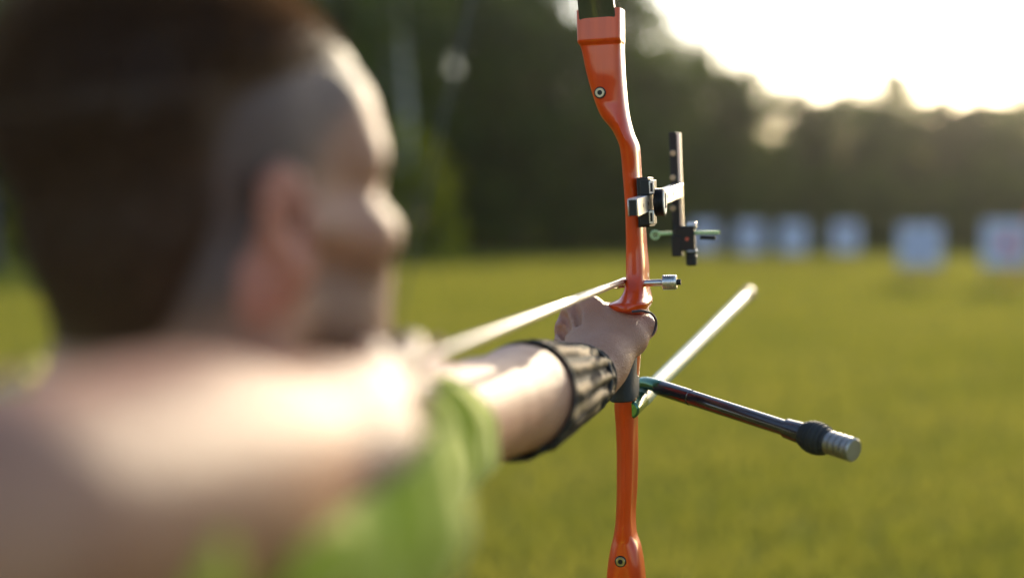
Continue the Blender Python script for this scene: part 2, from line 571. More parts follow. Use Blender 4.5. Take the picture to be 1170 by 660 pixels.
# (kind, photo column, distance, height, width factor, label)
BIG = [
 ('broadleaf', -330, 66, 15.5, 1.0, 'tall dark broadleaf tree at the left end of the wood, left of the archer'),
 ('broadleaf', -170, 72, 16.5, 1.0, 'tall dark broadleaf tree second from the left end of the wood'),
 ('pine', -6, 44, 15.0, .9, 'slim dark pine standing alone on the meadow left of the archer\'s head'),
 ('broadleaf', 60, 74, 16.0, 1.0, 'dark broadleaf tree of the wood behind the back of the archer\'s head'),
 ('broadleaf', 215, 71, 17.0, 1.0, 'tall dark broadleaf tree hidden behind the middle of the archer\'s head'),
 ('broadleaf', 350, 75, 16.0, 1.0, 'dark broadleaf tree hidden behind the archer\'s temple and ear'),
 ('birch', 466, 62, 17.0, 0.9, 'pale trunked birch beside the archer\'s forehead'),
 ('broadleaf', 455, 80, 17.5, 1.0, 'tall broadleaf tree behind the pale birch beside the archer\'s forehead'),
 ('broadleaf', 535, 71, 16.0, 1.0, 'dense dark broadleaf tree right of the pale birch trunk'),
 ('pine', 600, 78, 15.0, 1.1, 'dark pine showing between two broadleaf trees left of the bow'),
 ('broadleaf', 640, 70, 15.6, 1.0, 'dark broadleaf tree just left of the top of the orange riser'),
 ('broadleaf', 722, 74, 13.4, 0.95, 'tall rounded broadleaf tree just right of the top of the orange riser'),
 ('broadleaf', 790, 76, 11.0, 0.9, 'broadleaf tree on the falling treeline above the bow sight'),
 ('broadleaf', 858, 78, 9.9, 0.95, 'broadleaf tree with bright sky gaps in its top above the left targets'),
 ('pine', 915, 80, 8.9, 1.3, 'dark pine over the gap between the third and fourth target from the left'),
 ('broadleaf', 965, 82, 9.0, 1.0, 'low broadleaf tree straight behind the fourth target from the left'),
 ('broadleaf', 1020, 84, 10.2, 0.8, 'tallest broadleaf tree of the right treeline, left of the large target'),
 ('pine', 1075, 82, 8.6, 1.4, 'pointed dark pine behind the large square target'),
 ('pine', 1118, 86, 9.2, 1.2, 'pointed pine between the two nearest targets'),
 ('broadleaf', 1165, 82, 8.8, 1.0, 'low broadleaf tree behind the rightmost target'),
 ('pine', 1225, 84, 9.5, 1.3, 'pine just past the right edge of the photo behind the rightmost target'),
 ('broadleaf', 1290, 80, 9.0, 1.0, 'broadleaf tree at the right end of the wood'),
 ('broadleaf', 1380, 82, 9.4, 1.0, 'outermost broadleaf tree at the far right end of the wood'),
]
for k, u, d, H, w, lab in BIG: plant(k, u, d, H, lab, w)
BACK = [(-240, 88, 17), (-60, 92, 18), (130, 90, 18), (290, 93, 18), (420, 96, 18), (500, 92, 17.5), (575, 94, 16.5), (665, 92, 14.5),
        (755, 95, 13.2), (825, 96, 11.3), (890, 98, 9.9), (945, 99, 9.7), (995, 100, 9.8), (1050, 100, 9.6), (1100, 101, 9.6), (1150, 100, 9.6), (1205, 100, 9.6), (1270, 99, 9.8), (1340, 98, 9.8)]
for u, d, H in BACK:
    plant('broadleaf', u, d, H, 'dark broadleaf tree in the back row, closing the gaps between the front trees', 1.25, 'back row of trees in the wood')
UNDER = [(-300, 62), (-200, 64), (-110, 63), (-20, 66), (70, 64), (150, 65), (240, 63), (320, 66), (400, 65), (505, 66), (552, 67), (596, 66), (648, 67), (690, 68), (738, 68), (782, 70), (828, 71),
         (872, 72), (920, 74), (962, 75), (1008, 76), (1052, 76), (1098, 77), (1142, 76), (1190, 77), (1240, 76), (1300, 75)]
for u, d in UNDER:
    plant('shrub', u, d, random.uniform(3.2, 4.6), 'dark green shrub in the undergrowth along the foot of the trees', 1.25, 'shrubs along the foot of the wood')
for i in range(20):
    plant('shrub', -120 + 75*i + random.uniform(-15, 15), random.uniform(83, 88), random.uniform(5.2, 6.6), 'tall dark shrub deep in the wood, between the front and the back row of trees', 1.3, 'tall shrubs deep in the wood')
plant('shrub', 472, 50, 5.0, 'bright yellow green sapling in the sun beside the archer\'s cheek', 0.75, 'sunlit young growth', True)
plant('shrub', -12, 50, 3.2, 'bright yellow green bush on the meadow left of the archer\'s head', 1.0, 'sunlit young growth', True)

# ------------------------------------------------------------------ archery targets
def face_mat(name, cols):
    m, nt, b = new_mat(name)
    tc = nt.nodes.new('ShaderNodeTexCoord')
    ln = nt.nodes.new('ShaderNodeVectorMath'); ln.operation = 'LENGTH'
    mp = nt.nodes.new('ShaderNodeMapping'); mp.inputs['Scale'].default_value = (1, 0, 1)
    nt.links.new(tc.outputs['Object'], mp.inputs['Vector']); nt.links.new(mp.outputs['Vector'], ln.inputs[0])
    mr = nt.nodes.new('ShaderNodeMath'); mr.operation = 'DIVIDE'; mr.inputs[1].default_value = 0.40
    nt.links.new(ln.outputs['Value'], mr.inputs[0])
    r = nt.nodes.new('ShaderNodeValToRGB'); r.color_ramp.interpolation = 'CONSTANT'
    el = r.color_ramp.elements
    el[0].position = 0; el[0].color = (*cols[0][1], 1); el[1].position = cols[1][0]; el[1].color = (*cols[1][1], 1)
    for p, c in cols[2:]:
        e = el.new(p); e.color = (*c, 1)
    nt.links.new(mr.outputs[0], r.inputs['Fac']); nt.links.new(r.outputs['Color'], b.inputs['Base Color'])
    b.inputs['Roughness'].default_value = 0.7
    return m
W_ = (.43, .46, .58)
FACE = face_mat('blue_target_face', [(0.0, (.07, .10, .22)), (.25, (.09, .15, .32)), (.45, (.30, .33, .48)), (.6, (.45, .47, .60)), (.8, W_), (.99, W_)])
FACE_RED = face_mat('coloured_target_face', [(0.0, (.70, .45, .06)), (.12, (.60, .05, .06)), (.34, (.62, .07, .10)), (.45, (.12, .26, .52)), (.62, (.40, .42, .52)), (.8, W_)])
FOAM = simple('foam_butt', (0.38, 0.41, 0.53), 0.85, bump=0.3, bscale=60, var=0.06, vscale=4)
PAPER = simple('paper', (0.43, 0.46, 0.58), 0.8, var=0.03)
WOOD = simple('stand_wood', (0.30, 0.21, 0.12), 0.75, bump=0.3, bscale=60, var=0.25, vscale=8)
PEG = simple('black_pin', (0.03, 0.03, 0.03), 0.5)

def make_target():
    """local frame: x across, -y towards the archer, z up; built at the origin"""
    e = empty('archery_target', (0, 0, 0))
    X, Y, Z = Vector((1, 0, 0)), Vector((0, 1, 0)), Vector((0, 0, 1))
    zc = 1.14; h = 0.585; tl = radians(8)
    T = Vector((0, sin(tl), cos(tl))); N = Vector((0, cos(tl), -sin(tl)))
    c = Vector((0, 0, zc))
    MB().box(c, (X, N, T), (h, .09, h)).build('butt', FOAM, e, bevel=0.02)
    p = MB().box(c - N*.094, (X, N, T), (.525, .003, .525)).build('paper_sheet', PAPER, e)
    f = MB().box((0, 0, 0), (X, Y, Z), (.405, .002, .405)).build('target_face', FACE, p)
    f.location = c - N*.100; f.rotation_euler = (-tl, 0, 0)
    for i in (-1, 1):
        for j in (-1, 1): MB().cyl(c - N*.099 + X*i*.49 + T*j*.49, c - N*.115 + X*i*.49 + T*j*.49, .012, n=10).build('pin', PEG, p)
    for i in (-1, 1):
        MB().box(Vector((i*.48, .13, .93)), (X, N, T), (.035, .03, .93)).build('leg', WOOD, e, bevel=.004)
    MB().tube([(0, .2, 1.5), (0, .95, -.02)], .035, 8).build('rear_leg', WOOD, e)
    MB().box(c - T*(h + .035) - N*.02, (X, N, T), (.60, .12, .034)).build('shelf', WOOD, e, bevel=.004)
    return e
def copy_tree(o, parent=None):
    c = o.copy(); COL.objects.link(c)
    if parent: c.parent = parent
    for ch in o.children: copy_tree(ch, c)
    return c
TARGETS = [(1051, 34.0, 0, .85, 'large white square target, second from the right, standing clear on the meadow'),
           (1150, 32.5, 4, .90, 'rightmost white target with red centre, nearest to the archer'),
           (966, 47.5, -2, 1.0, 'small white target standing alone left of the large square one'),
           (906, 47, -4, 1.0, 'white target at the right end of the row of three behind the bow sight'),
           (857, 48, -6, 1.0, 'white target in the middle of the row of three behind the bow sight'),
           (805, 50, -8, 1.0, 'white target half hidden behind the bow sight block')]
t0 = make_target()
for i, (u, d, rz, s, lab) in enumerate(TARGETS):
    e = t0 if i == 0 else copy_tree(t0)
    e.scale = (s, s, s) if d < 40 else (.78, .78, .86)
    e.location = ((u - 585)/FPX*d, d, 0); e.rotation_euler = (0, 0, radians(-rz) - math.atan((u-585)/FPX))
    if i == 1:
        for ch in e.children:
            for g_ in ch.children:
                if g_.name.startswith('target_face'):
                    g_.data = g_.data.copy(); g_.data.materials.clear(); g_.data.materials.append(FACE_RED)
    tag(e, lab, 'archery target', 'archery targets across the meadow')
pole = MB(); b0 = Vector(((1163-585)/FPX*32.0, 32.0, 0)); 
pole.tube([b0 + Vector((-.25, 0, -.1)), b0 + Vector((.45, .1, 2.0))], .02, 10)
o = pole.build('marker_pole', simple('orange_paint', (.75, .16, .03), .5), origin=b0); tag(o, 'thin orange pole leaning in front of the rightmost target', 'pole')
#@@BOW
# ------------------------------------------------------------------ the bow
P_REST = at(713, 322, 1.5)
P_NOCK = at(456, 421, 0.79)
A = (P_REST - P_NOCK).normalized()                 # shooting direction
camr = Vector((1, 0, 0))
upv = Vector((0, 0, 1)) - camr*0.040
UP = (upv - A*upv.dot(A)).normalized()             # bow's own up (slightly canted)
RT = A.cross(UP).normalized()                      # to the archer's right
BO = at(712, 375, 1.5)
CAMP = Vector((0, 0, CAM_H))

def on(u, v, y=0.0):
    """point of the bow plane y (distance towards the target) seen at pixel (u, v)"""
    r = (at(u, v, 1.0) - CAMP)
    t = ((BO + A*y) - CAMP).dot(A)/r.dot(A)
    return CAMP + r*t
def loc(p):
    q = Vector(p) - BO; return q.dot(RT), q.dot(A), q.dot(UP)
def bw(x, y, h): return BO + RT*x + A*y + UP*h

def orange_mat():
    m, nt, b = new_mat('orange_lacquer')
    tc = nt.nodes.new('ShaderNodeTexCoord')
    mp = nt.nodes.new('ShaderNodeMapping'); mp.inputs['Scale'].default_value = (60, 60, 5)
    n = nt.nodes.new('ShaderNodeTexNoise'); n.inputs['Scale'].default_value = 1.0; n.inputs['Detail'].default_value = 5
    nt.links.new(tc.outputs['Object'], mp.inputs['Vector']); nt.links.new(mp.outputs['Vector'], n.inputs['Vector'])
    r = nt.nodes.new('ShaderNodeValToRGB')
    r.color_ramp.elements[0].position = .3; r.color_ramp.elements[0].color = (.50, .036, .001, 1)
    r.color_ramp.elements[1].position = .75; r.color_ramp.elements[1].color = (.70, .062, .0015, 1)
    nt.links.new(n.outputs['Fac'], r.inputs['Fac']); nt.links.new(r.outputs['Color'], b.inputs['Base Color'])
    b.inputs['Roughness'].default_value = .38; b.inputs['Specular IOR Level'].default_value = .2; b.inputs['Coat Weight'].default_value = .6; b.inputs['Coat Roughness'].default_value = .06
    n2 = nt.nodes.new('ShaderNodeTexNoise'); n2.inputs['Scale'].default_value = 35
    nt.links.new(tc.outputs['Object'], n2.inputs['Vector'])
    bp = nt.nodes.new('ShaderNodeBump'); bp.inputs['Strength'].default_value = .12; bp.inputs['Distance'].default_value = .002
    nt.links.new(n2.outputs['Fac'], bp.inputs['Height']); nt.links.new(bp.outputs['Normal'], b.inputs['Normal']); nt.links.new(bp.outputs['Normal'], b.inputs['Coat Normal'])
    return m
ORANGE = orange_mat()
BLACKM = simple('black_anodised', (.010, .010, .011), .42, metal=.0, bump=.1, bscale=300, var=.15, spec=.3)
SILVER = simple('brushed_silver', (.62, .61, .60), .32, metal=1.0, bump=.08, bscale=400, var=.08)
STEEL = simple('steel_screw', (.34, .29, .20), .35, metal=1.0, var=.2, vscale=80)
RUBBER = simple('black_rubber', (.018, .018, .019), .62, bump=.3, bscale=350, var=.2)
GRIPM = simple('grip_plastic', (.012, .0125, .014), .6, bump=.25, bscale=250, var=.2)
CARBON = simple('black_carbon_tube', (.020, .014, .018), .22, coat=1.0, var=.3, vscale=60)
GREENT = simple('green_anodised', (.05, .16, .09), .25, metal=.7, coat=.6, var=.2, vscale=50)
PALE_TUBE = simple('pale_green_tube', (.20, .26, .20), .38, metal=.0, coat=.08, spec=.2, var=.08, vscale=30)
LIMBM = simple('limb_laminate', (.045, .047, .030), .35, coat=.5, var=.2, vscale=20)
STRINGM = simple('string_fibre', (.06, .06, .055), .8)
GREENP = simple('green_thread', (.42, .60, .28), .3, metal=.3)
WHITE = simple('white_plate', (.75, .74, .72), .4)

bow = empty('recurve_bow', BO)
tag(bow, 'orange recurve bow with black sight and stabilisers held upright at full draw', 'bow')

# riser: cross-sections measured down the bow
#  v, left, right(belly face), depth, belly offset y, squareness, ridge
SEC = [
 (10, 657, 708, .040, .000, 7.0),
 (46, 658, 708, .042, .000, 7.0),
 (51, 661, 708, .042, .004, 5.5),
 (80, 667, 709, .044, .004, 4.2),
 (106, 674, 711, .045, .005, 3.6),
 (130, 683, 714, .045, .006, 3.2),
 (150, 698, 719, .044, .008, 3.0),
 (170, 706, 726, .046, .011, 3.2),
 (200, 709, 728, .046, .014, 3.2),
 (240, 712, 731, .048, .014, 3.6),
 (280, 713, 733, .050, .014, 4.0),
 (312, 713, 735, .054, .012, 4.2),
 (330, 711, 735, .060, .006, 4.2),
 (342, 704, 736, .070, -.008, 3.8),
 (349, 691, 737, .076, -.020, 3.4),
 (355, 692, 735, .070, -.018, 3.0),
 (362, 704, 732, .040, .006, 2.6),
 (390, 705, 730, .036, .010, 2.5),
 (430, 702, 726, .042, .008, 2.6),
 (462, 699, 724, .042, .008, 2.8),
 (490, 701, 725, .038, .010, 2.8),
 (520, 702, 725, .040, .010, 2.8),
 (560, 702, 724, .040, .008, 2.8),
 (595, 701, 722, .040, .006, 3.0),
 (612, 699, 723, .038, .004, 3.2),
 (630, 695, 728, .040, .002, 3.8),
 (650, 692, 731, .042, .000, 4.4),
 (690, 689, 735, .043, -.002, 5.5),
 (694, 688, 737, .043, -.006, 7.0),
 (736, 688, 740, .041, -.006, 7.0),
]
def interp_sec():
    K = np.array(SEC); vs = K[:, 0]
    out = []
    # monotone cubic through the keyed sections
    from_v = np.unique(np.concatenate([np.linspace(10, 736, 364), vs]))
    cols = []
    hh = np.diff(vs)
    for c in range(1, 6):
        y = K[:, c]; d = np.diff(y)/hh
        m = np.zeros(len(y)); m[0] = d[0]; m[-1] = d[-1]
        for i in range(1, len(y)-1):
            m[i] = 0 if d[i-1]*d[i] <= 0 else 2*d[i-1]*d[i]/(d[i-1] + d[i])
        ii = np.clip(np.searchsorted(vs, from_v, 'right') - 1, 0, len(vs)-2)
        t = (from_v - vs[ii])/hh[ii]
        cols.append((2*t**3-3*t**2+1)*y[ii] + (t**3-2*t**2+t)*hh[ii]*m[ii] + (-2*t**3+3*t**2)*y[ii+1] + (t**3-t**2)*hh[ii]*m[ii+1])
    return from_v, cols
vv, (cl_, cr_, cd_, cy_, cs_) = interp_sec()
NS = 40
rv = []
for i, v in enumerate(vv):
    yb = cy_[i]
    xl, _, h0 = loc(on(cl_[i], v, yb)); xr, _, h1 = loc(on(cr_[i], v, yb))
    h = (h0 + h1)/2
    cx = (xl + xr)/2; wx = (xr - xl)/2; cyy = yb + cd_[i]/2; wy = cd_[i]/2; e = 2.0/cs_[i]
    # slender throats carry a soft ridge down the belly face
    rid = max(0.0, min(1.0, (3.4 - cs_[i])/0.6))
    for k in range(NS):
        w = 2*pi*(k + .5)/NS
        c, s = cos(w), sin(w)
        px = wx*math.copysign(abs(c)**e, c); py = wy*math.copysign(abs(s)**e, s)
        if s < 0: py -= rid*.0065*max(0, 1 - abs(px/wx - .10)*1.5)
        # a long flute milled into the right flank
        if c > 0 and 466 < v < 630: px -= .0042*sin(pi*(v - 466)/164)*max(0, 1 - abs(s + .15)*1.7)
        rv.append(bw(cx + px, cyy + py, h))
rf = []
nr = len(vv)
for i in range(nr - 1):
    for k in range(NS):
        k2 = (k+1) % NS
        rf.append([i*NS+k, (i+1)*NS+k, (i+1)*NS+k2, i*NS+k2])
rf.append(list(range(NS))); rf.append(list(reversed(range((nr-1)*NS, nr*NS))))
riser = link_mesh('riser', rv, rf, ORANGE, bow, sharp=50)

# screws facing the archer
for (u, v, yb) in ((685.5, 106, .0045), (709, 641, .0008)):
    p = on(u, v, yb)
    s = MB().lathe(p + A*.004, -A, [(0, .0052), (.0048, .0052), (.0056, .0046), (.0056, .0027), (.0036, .0024)], 28).build('screw', STEEL, riser)
    MB().lathe(p + A*.003, -A, [(0, .0062), (.0035, .0062), (.0038, .0058)], 28).build('screw_cup', BLACKM, s)

# grip under the hand
gv = []; 
for (v, uL, uR, y0, y1) in ((357, 700, 733, .000, .058), (372, 700, 732, .002, .056), (400, 699, 731, -.002, .054), (430, 696, 729, -.008, .052), (450, 694.5, 729, -.012, .050), (460, 694.5, 729, -.012, .050)):
    xl, _, h = loc(on(uL, v, y0)); xr = loc(on(uR - (y1-y0)*120, v, y0))[0]
    cx, wx, cyy, wy = (xl+xr)/2, (xr-xl)/2 + .001, (y0+y1)/2, (y1-y0)/2
    for k in range(NS):
        w = 2*pi*(k + .5)/NS; c, s = cos(w), sin(w)
        gv.append(bw(cx + wx*math.copysign(abs(c)**.6, c), cyy + wy*math.copysign(abs(s)**.6, s), h))
gf = [[i*NS+k, (i+1)*NS+k, (i+1)*NS+(k+1) % NS, i*NS+(k+1) % NS] for i in range(5) for k in range(NS)]
gf += [list(range(NS)), list(reversed(range(5*NS, 6*NS)))]
grip = link_mesh('grip', gv, gf, GRIPM, bow, sharp=50)
grip.modifiers.new('bevel', 'BEVEL').width = .0012

# limbs, bent back towards the archer at full draw
def limb(u0, v0, sgn):
    x0, y0, h0 = loc(on(u0, v0, .012))
    path = []
    for k in range(41):
        t = k/40
        h = h0 + sgn*(-.03 + .37*t - .05*t*t)
        y = .012 - .13*t - .13*t*t + .06*max(0, (t - .8)/.2)**2
        path.append((h, y, .0195*(1 - .62*t**1.3), .0045*(1 - .45*t)))
    vs = []; fs = []
    for k, (h, y, w, th) in enumerate(path):
        a = path[max(k-1, 0)]; b = path[min(k+1, 40)]
        tn = Vector((0, b[1]-a[1], b[0]-a[0])).normalized(); nn = Vector((0, tn.z, -tn.y))
        for (sx, sy) in ((-1, -1), (-.94, -1), (.94, -1), (1, -1), (1, 1), (-1, 1)):
            q = nn*(th*sy*(0.8 if abs(sx) == 1 else 1)); vs.append(bw(x0 + sx*w, y + q.y, h + q.z))
    for k in range(40):
        for i in range(6):
            j = (i+1) % 6; fs.append([k*6+i, k*6+j, (k+1)*6+j, (k+1)*6+i])
    fs += [list(range(6)), list(range(240, 246))]
    me = link_mesh('limb', vs, fs, LIMBM, bow, sharp=40)
    h, y = path[-2][0], path[-2][1]
    return bw(x0, y - .004, h)
tip_hi = limb(684, 10, 1); tip_lo = limb(713, 736, -1)
# bowstring, drawn to the chin
nock_p = P_NOCK
MB().tube([tip_hi, tip_hi.lerp(nock_p, .5), nock_p + UP*.03, nock_p, nock_p - UP*.03, tip_lo.lerp(nock_p, .5), tip_lo], .0008, 8).build('bowstring', STRINGM, bow)

# pressure button with adjusting barrel
pb = on(727, 323.5, .02); px = RT
q0 = on(729, 323.5, .022)
mbp = MB()
mbp.lathe(q0, px, [(0, .0055), (.006, .0055), (.0068, .0049)], 28)
mbp.lathe(q0 + px*.0069, px, [(0, .0036), (.019, .0036)], 24)
btn = mbp.build('pressure_button', SILVER, bow)
barrel = []
z = .0
for k in range(6): barrel += [(z, .0080), (z + .0016, .0080), (z + .0019, .0076), (z + .0021, .0076)]; z += .0023
MB().lathe(q0 + px*.0262, px, [(0, .0066)] + [(a + .0008, b) for a, b in barrel] + [(.0152, .0066)], 28).build('barrel', SILVER, btn)
MB().cyl(q0 + px*.0416, q0 + px*.0458, .0030, n=20).build('adjuster', BLACKM, btn)
# arrow rest on the left of the window
rp = on(713, 325, .028)
MB().lathe(rp - RT*.006, RT, [(0, .0035), (.006, .0035)], 16).tube([rp - RT*.003, rp - RT*.006 - UP*.004, rp - RT*.010 - UP*.003 - A*.008], .0007, 8).build('arrow_rest', STEEL, bow)
# little clicker screw
MB().lathe(on(737, 314, .045), RT, [(0, .003), (.003, .003), (.0036, .0022)], 18).build('clicker_screw', SILVER, bow)

# ---- sight
mount = MB()
mc = on(736, 231, .020)
mount.box(mc + RT*.002, (RT, A, UP), (.006, .020, .026))
sight = mount.build('sight', BLACKM, bow, bevel=.0008)
for v in (214, 248):
    cpt = on(741, v, .010)
    MB().box(cpt, (RT, A, UP), (.0055, .022, .0078)).build('clamp_block', BLACKM, sight, bevel=.0008)
    c2 = on(744.5, v, -.0125)
    MB().box(c2 - UP*.0, (RT, A, UP), (.0026, .0008, .0066)).build('clamp_plate', SILVER, sight, bevel=.0004)
    MB().box(c2 - A*.0010, (RT, A, UP), (.0012, .0007, .0045)).build('plate_slot', BLACKM, sight)
# extension bar with a notched rear end, running forward to the elevation bar
rear = on(723, 237.5, -.065); front = on(776, 217.5, .205)
xr_, yr_, hr_ = loc(rear); xf_, yf_, hf_ = loc(front)
y_end = .205
n_pts = []
def bar_prof(y, w, hh, ntc):
    t = (y + .065)/.27; xc = xr_ + (xf_ - xr_)*t; hc = hr_ + (hf_ - hr_)*t
    return [bw(xc - w, y, hc + hh), bw(xc + w, y, hc + hh), bw(xc + w, y, hc - hh), bw(xc + w*.2, y, hc - hh*.55), bw(xc - w*.2, y, hc - hh*.55), bw(xc - w, y, hc - hh)]
vs = bar_prof(-.065, .0052, .0092, 0) + bar_prof(y_end, .0048, .0078, 0)
fs = [[i, (i+1) % 6, 6 + (i+1) % 6, 6 + i] for i in range(6)] + [[5, 4, 3, 2, 1, 0], [6, 7, 8, 9, 10, 11]]
link_mesh('extension_bar', vs, fs, SILVER, sight, sharp=30).modifiers.new('bevel', 'BEVEL').width = .0007
MB().box(bw(xr_, -.0658, hr_), (RT, A, UP), (.0040, .0007, .0080)).build('bar_end_plug', BLACKM, sight, bevel=.0003)
for y in (-.035, -.01, .06, .10, .14):
    MB().lathe(bw(xr_ + (xf_ - xr_)*(y + .065)/.27 + .0047, y, hr_ + (hf_ - hr_)*(y + .065)/.27), RT, [(0, .0022), (.0005, .0022)], 16).build('bar_hole', BLACKM, sight)
# knurled clamp knob
kc = on(752.5, 231, .012)
prof = [(0, .0125)]
for k in range(5): prof += [(.0008 + k*.0017, .0148), (.0016 + k*.0017, .0148), (.0019 + k*.0017, .0144)]
prof += [(.0098, .0148), (.0105, .0135)]
kn = MB().lathe(kc - RT*.004, RT, prof, 48).build('clamp_knob', BLACKM, sight)
MB().lathe(kc + RT*.0065, RT, [(0, .0128), (.0007, .0126)], 40).build('knob_face', WHITE, kn)
em = MB()
em.box(kc + RT*.0076 + UP*.002, (RT, A, UP), (.0003, .0018, .0075)).box(kc + RT*.0076 - UP*.005 + A*.002, (RT, A, UP), (.0003, .005, .0013))
em.build('knob_emblem', BLACKM, kn)
# elevation bar
Yb = .215
xe, _, he1 = loc(on(769, 151, Yb)); _, _, he0 = loc(on(768, 292, Yb))
hm = (he1 + he0)/2; hl = abs(he1 - he0)/2
MB().box(bw(xe, Yb, hm), (RT, A, UP), (.0044, .005, hl)).build('elevation_bar', BLACKM, sight, bevel=.0006)
xs, _, s1 = loc(on(775.5, 152, Yb)); _, _, s0 = loc(on(775.5, 262, Yb))
MB().box(bw(xs, Yb + .001, (s1+s0)/2), (RT, A, UP), (.0018, .0045, abs(s1-s0)/2)).build('scale_strip', SILVER, sight, bevel=.0004)
for v in (203, 238, 175):
    MB().lathe(on(769, v, Yb - .0052), -A, [(0, .0036), (.002, .0036), (.0026, .0029), (.0026, .0018), (.0012, .0016)], 20).build('bar_screw', STEEL, sight)
MB().box(on(772, 217.5, Yb - .002), (RT, A, UP), (.008, .006, .0062)).build('bar_bracket', SILVER, sight, bevel=.001)
# sight block, knobs, pin
MB().box(on(783, 272, Yb), (RT, A, UP), (.0115, .007, .0150)).box(on(774, 281, Yb), (RT, A, UP), (.0060, .0078, .0125)).build('sight_block', BLACKM, sight, bevel=.001)
k2 = on(791, 257.5, Yb)
MB().lathe(k2 - RT*.006, RT, [(0, .0035), (.001, .0042), (.010, .0042), (.011, .0034)], 20).build('lock_knob', SILVER, sight)
k3 = on(790, 294, Yb)
kk = MB().lathe(k3 + UP*.011, -UP, [(0, .0055), (.002, .0068), (.005, .0068), (.0056, .0060), (.0085, .0060), (.009, .0068), (.019, .0068), (.021, .0052)], 24).build('windage_knob', BLACKM, sight)
MB().torus(k3 + UP*.0078, UP, .0066, .0012, 28, 8).build('knob_ring', SILVER, kk)
MB().lathe(on(785, 273, Yb - .0075), -A, [(0, .0022), (.0006, .0022)], 16).build('red_dot', simple('red_dot', (.5, .08, .04), .4), sight)
pin = MB(); pa = on(753, 267, Yb); pz = on(823, 265.5, Yb)
pn = (pz - pa)
prof = []; L = pn.length; nth = 46
for k in range(nth): prof += [(L*k/nth, .0019), (L*(k+.5)/nth, .0024)]
pin.lathe(pa, pn, prof, 14)
pinO = pin.build('sight_pin', GREENP, sight)
MB().cyl(on(800, 271, Yb), on(817, 271.5, Yb), .0026, n=18).build('lock_nut', BLACKM, pinO)
MB().torus(on(748.5, 268.5, Yb), A, .0046, .0013, 28, 8).ball(on(748.5, 268.5, Yb), .0012, 10).build('aperture_ring', GREENP, pinO)

# ---- stabilisers
j0 = on(722, 458, .040); j1 = on(741, 437, .075)
long_a = at(727, 461, 1.545); long_b = at(856, 334, 2.30)
ld = (long_b - long_a).normalized(); Lr = (long_b - long_a).length
lr = MB().lathe(long_a - ld*.012, ld, [(0, .008), (.004, .0095), (.055, .0105), (.057, .0097), (.30, .0097), (Lr - .045, .0095)], 28).build('long_rod', PALE_TUBE, bow)
MB().lathe(long_a - ld*.030, ld, [(0, .0075), (.002, .0100), (.060, .0100), (.062, .0088)], 28).build('rod_base', GREENT, lr)
MB().lathe(long_b - ld*.046, ld, [(0, .0088), (.002, .0105), (.010, .0105), (.011, .0092), (.020, .0092), (.021, .0112), (.040, .0112), (.044, .0095)], 28).build('rod_weight', simple('brown_weight', (.22, .15, .11), .5, metal=.0, spec=.25), lr)
MB().lathe(long_b - ld*.0018, ld, [(0, .0094), (.0016, .0090)], 24).build('weight_cap', simple('copper_cap', (.42, .24, .15), .5, metal=.2), lr)
side_a = at(729, 437, 1.575); side_b = at(966, 511, 1.36)
sd = (side_b - side_a).normalized(); Ls = (side_b - side_a).length
vb = MB()
vb.tube(catmull([at(727, 440, 1.59), at(738, 437.5, 1.575), at(752, 441, 1.555), at(768, 446.5, 1.545)], 6), [.0072, .0075]*9 + [.0078]*7, 20)
vb.build('side_mount', GREENT, bow)
sr = MB().lathe(at(752, 442, 1.557), (side_b - at(752, 442, 1.557)), [(0, .0086), (.050, .0086), (.0505, .0078), (.052, .0078), (.0525, .0082), (Ls*.62, .0080), (Ls*.80, .0078)], 28).build('side_rod', CARBON, bow)
dl = (side_b - at(752, 442, 1.557)); Ld = dl.length; dn = dl.normalized()
MB().lathe(side_b - dn*.075, dn, [(0, .0082), (.002, .0100), (.020, .0108), (.024, .0100)], 28).build('rod_end', CARBON, sr)
prof = [(0, .0105)]
for k in range(7):
    zz = k/7*.032; R = .0165 - .005*((k - 3)/3.5)**2
    prof += [(zz + .001, R - .0012), (zz + .0018, R), (zz + .0036, R), (zz + .0044, R - .0012)]
prof += [(.034, .010)]
MB().lathe(side_b - dn*.052, dn, prof, 36).build('damper', RUBBER, sr)
prof = [(0, .0095)]
for k in range(4): prof += [(.0008 + k*.0068, .0118), (.0056 + k*.0068, .0118), (.0062 + k*.0068, .0106), (.0070 + k*.0068, .0106)]
prof += [(.0285, .0118), (.030, .0106)]
MB().lathe(side_b - dn*.0195, dn, prof, 36).build('weight', simple('worn_steel', (.36, .34, .32), .45, metal=1.0, var=.15, vscale=60), sr)

# ------------------------------------------------------------------ the arrow
SHAFT = simple('beige_shaft', (.46, .31, .22), .35, coat=.4, var=.08, vscale=20)
ae = empty('arrow', P_NOCK)
tag(ae, 'pale beige arrow drawn back from the orange riser to the archer\'s chin', 'arrow')
ar = .0034
tipp = P_REST + A*.035 - RT*.004
ad = (tipp - P_NOCK).normalized(); La = (tipp - P_NOCK).length
MB().lathe(P_NOCK + ad*.012, ad, [(0, ar*.8), (.002, ar), (La - .05, ar)], 20).build('shaft', SHAFT, ae)
MB().lathe(tipp - ad*.038, ad, [(0, ar*1.02), (.028, ar*1.02), (.045, .0004)], 20).build('point', SILVER, ae)
nk = MB()
nk.box(P_NOCK + ad*.001 + RT*.0022, (RT, ad, UP), (.0009, .006, .0022)).box(P_NOCK + ad*.001 - RT*.0022, (RT, ad, UP), (.0009, .006, .0022)).cyl(P_NOCK + ad*.004, P_NOCK + ad*.013, ar*.95, n=16)
nk.build('nock', simple('nock_plastic', (.6, .35, .1), .4), ae)
FL = [simple('pale_feather', (.62, .52, .42), .7), simple('pink_feather', (.62, .38, .33), .7)]
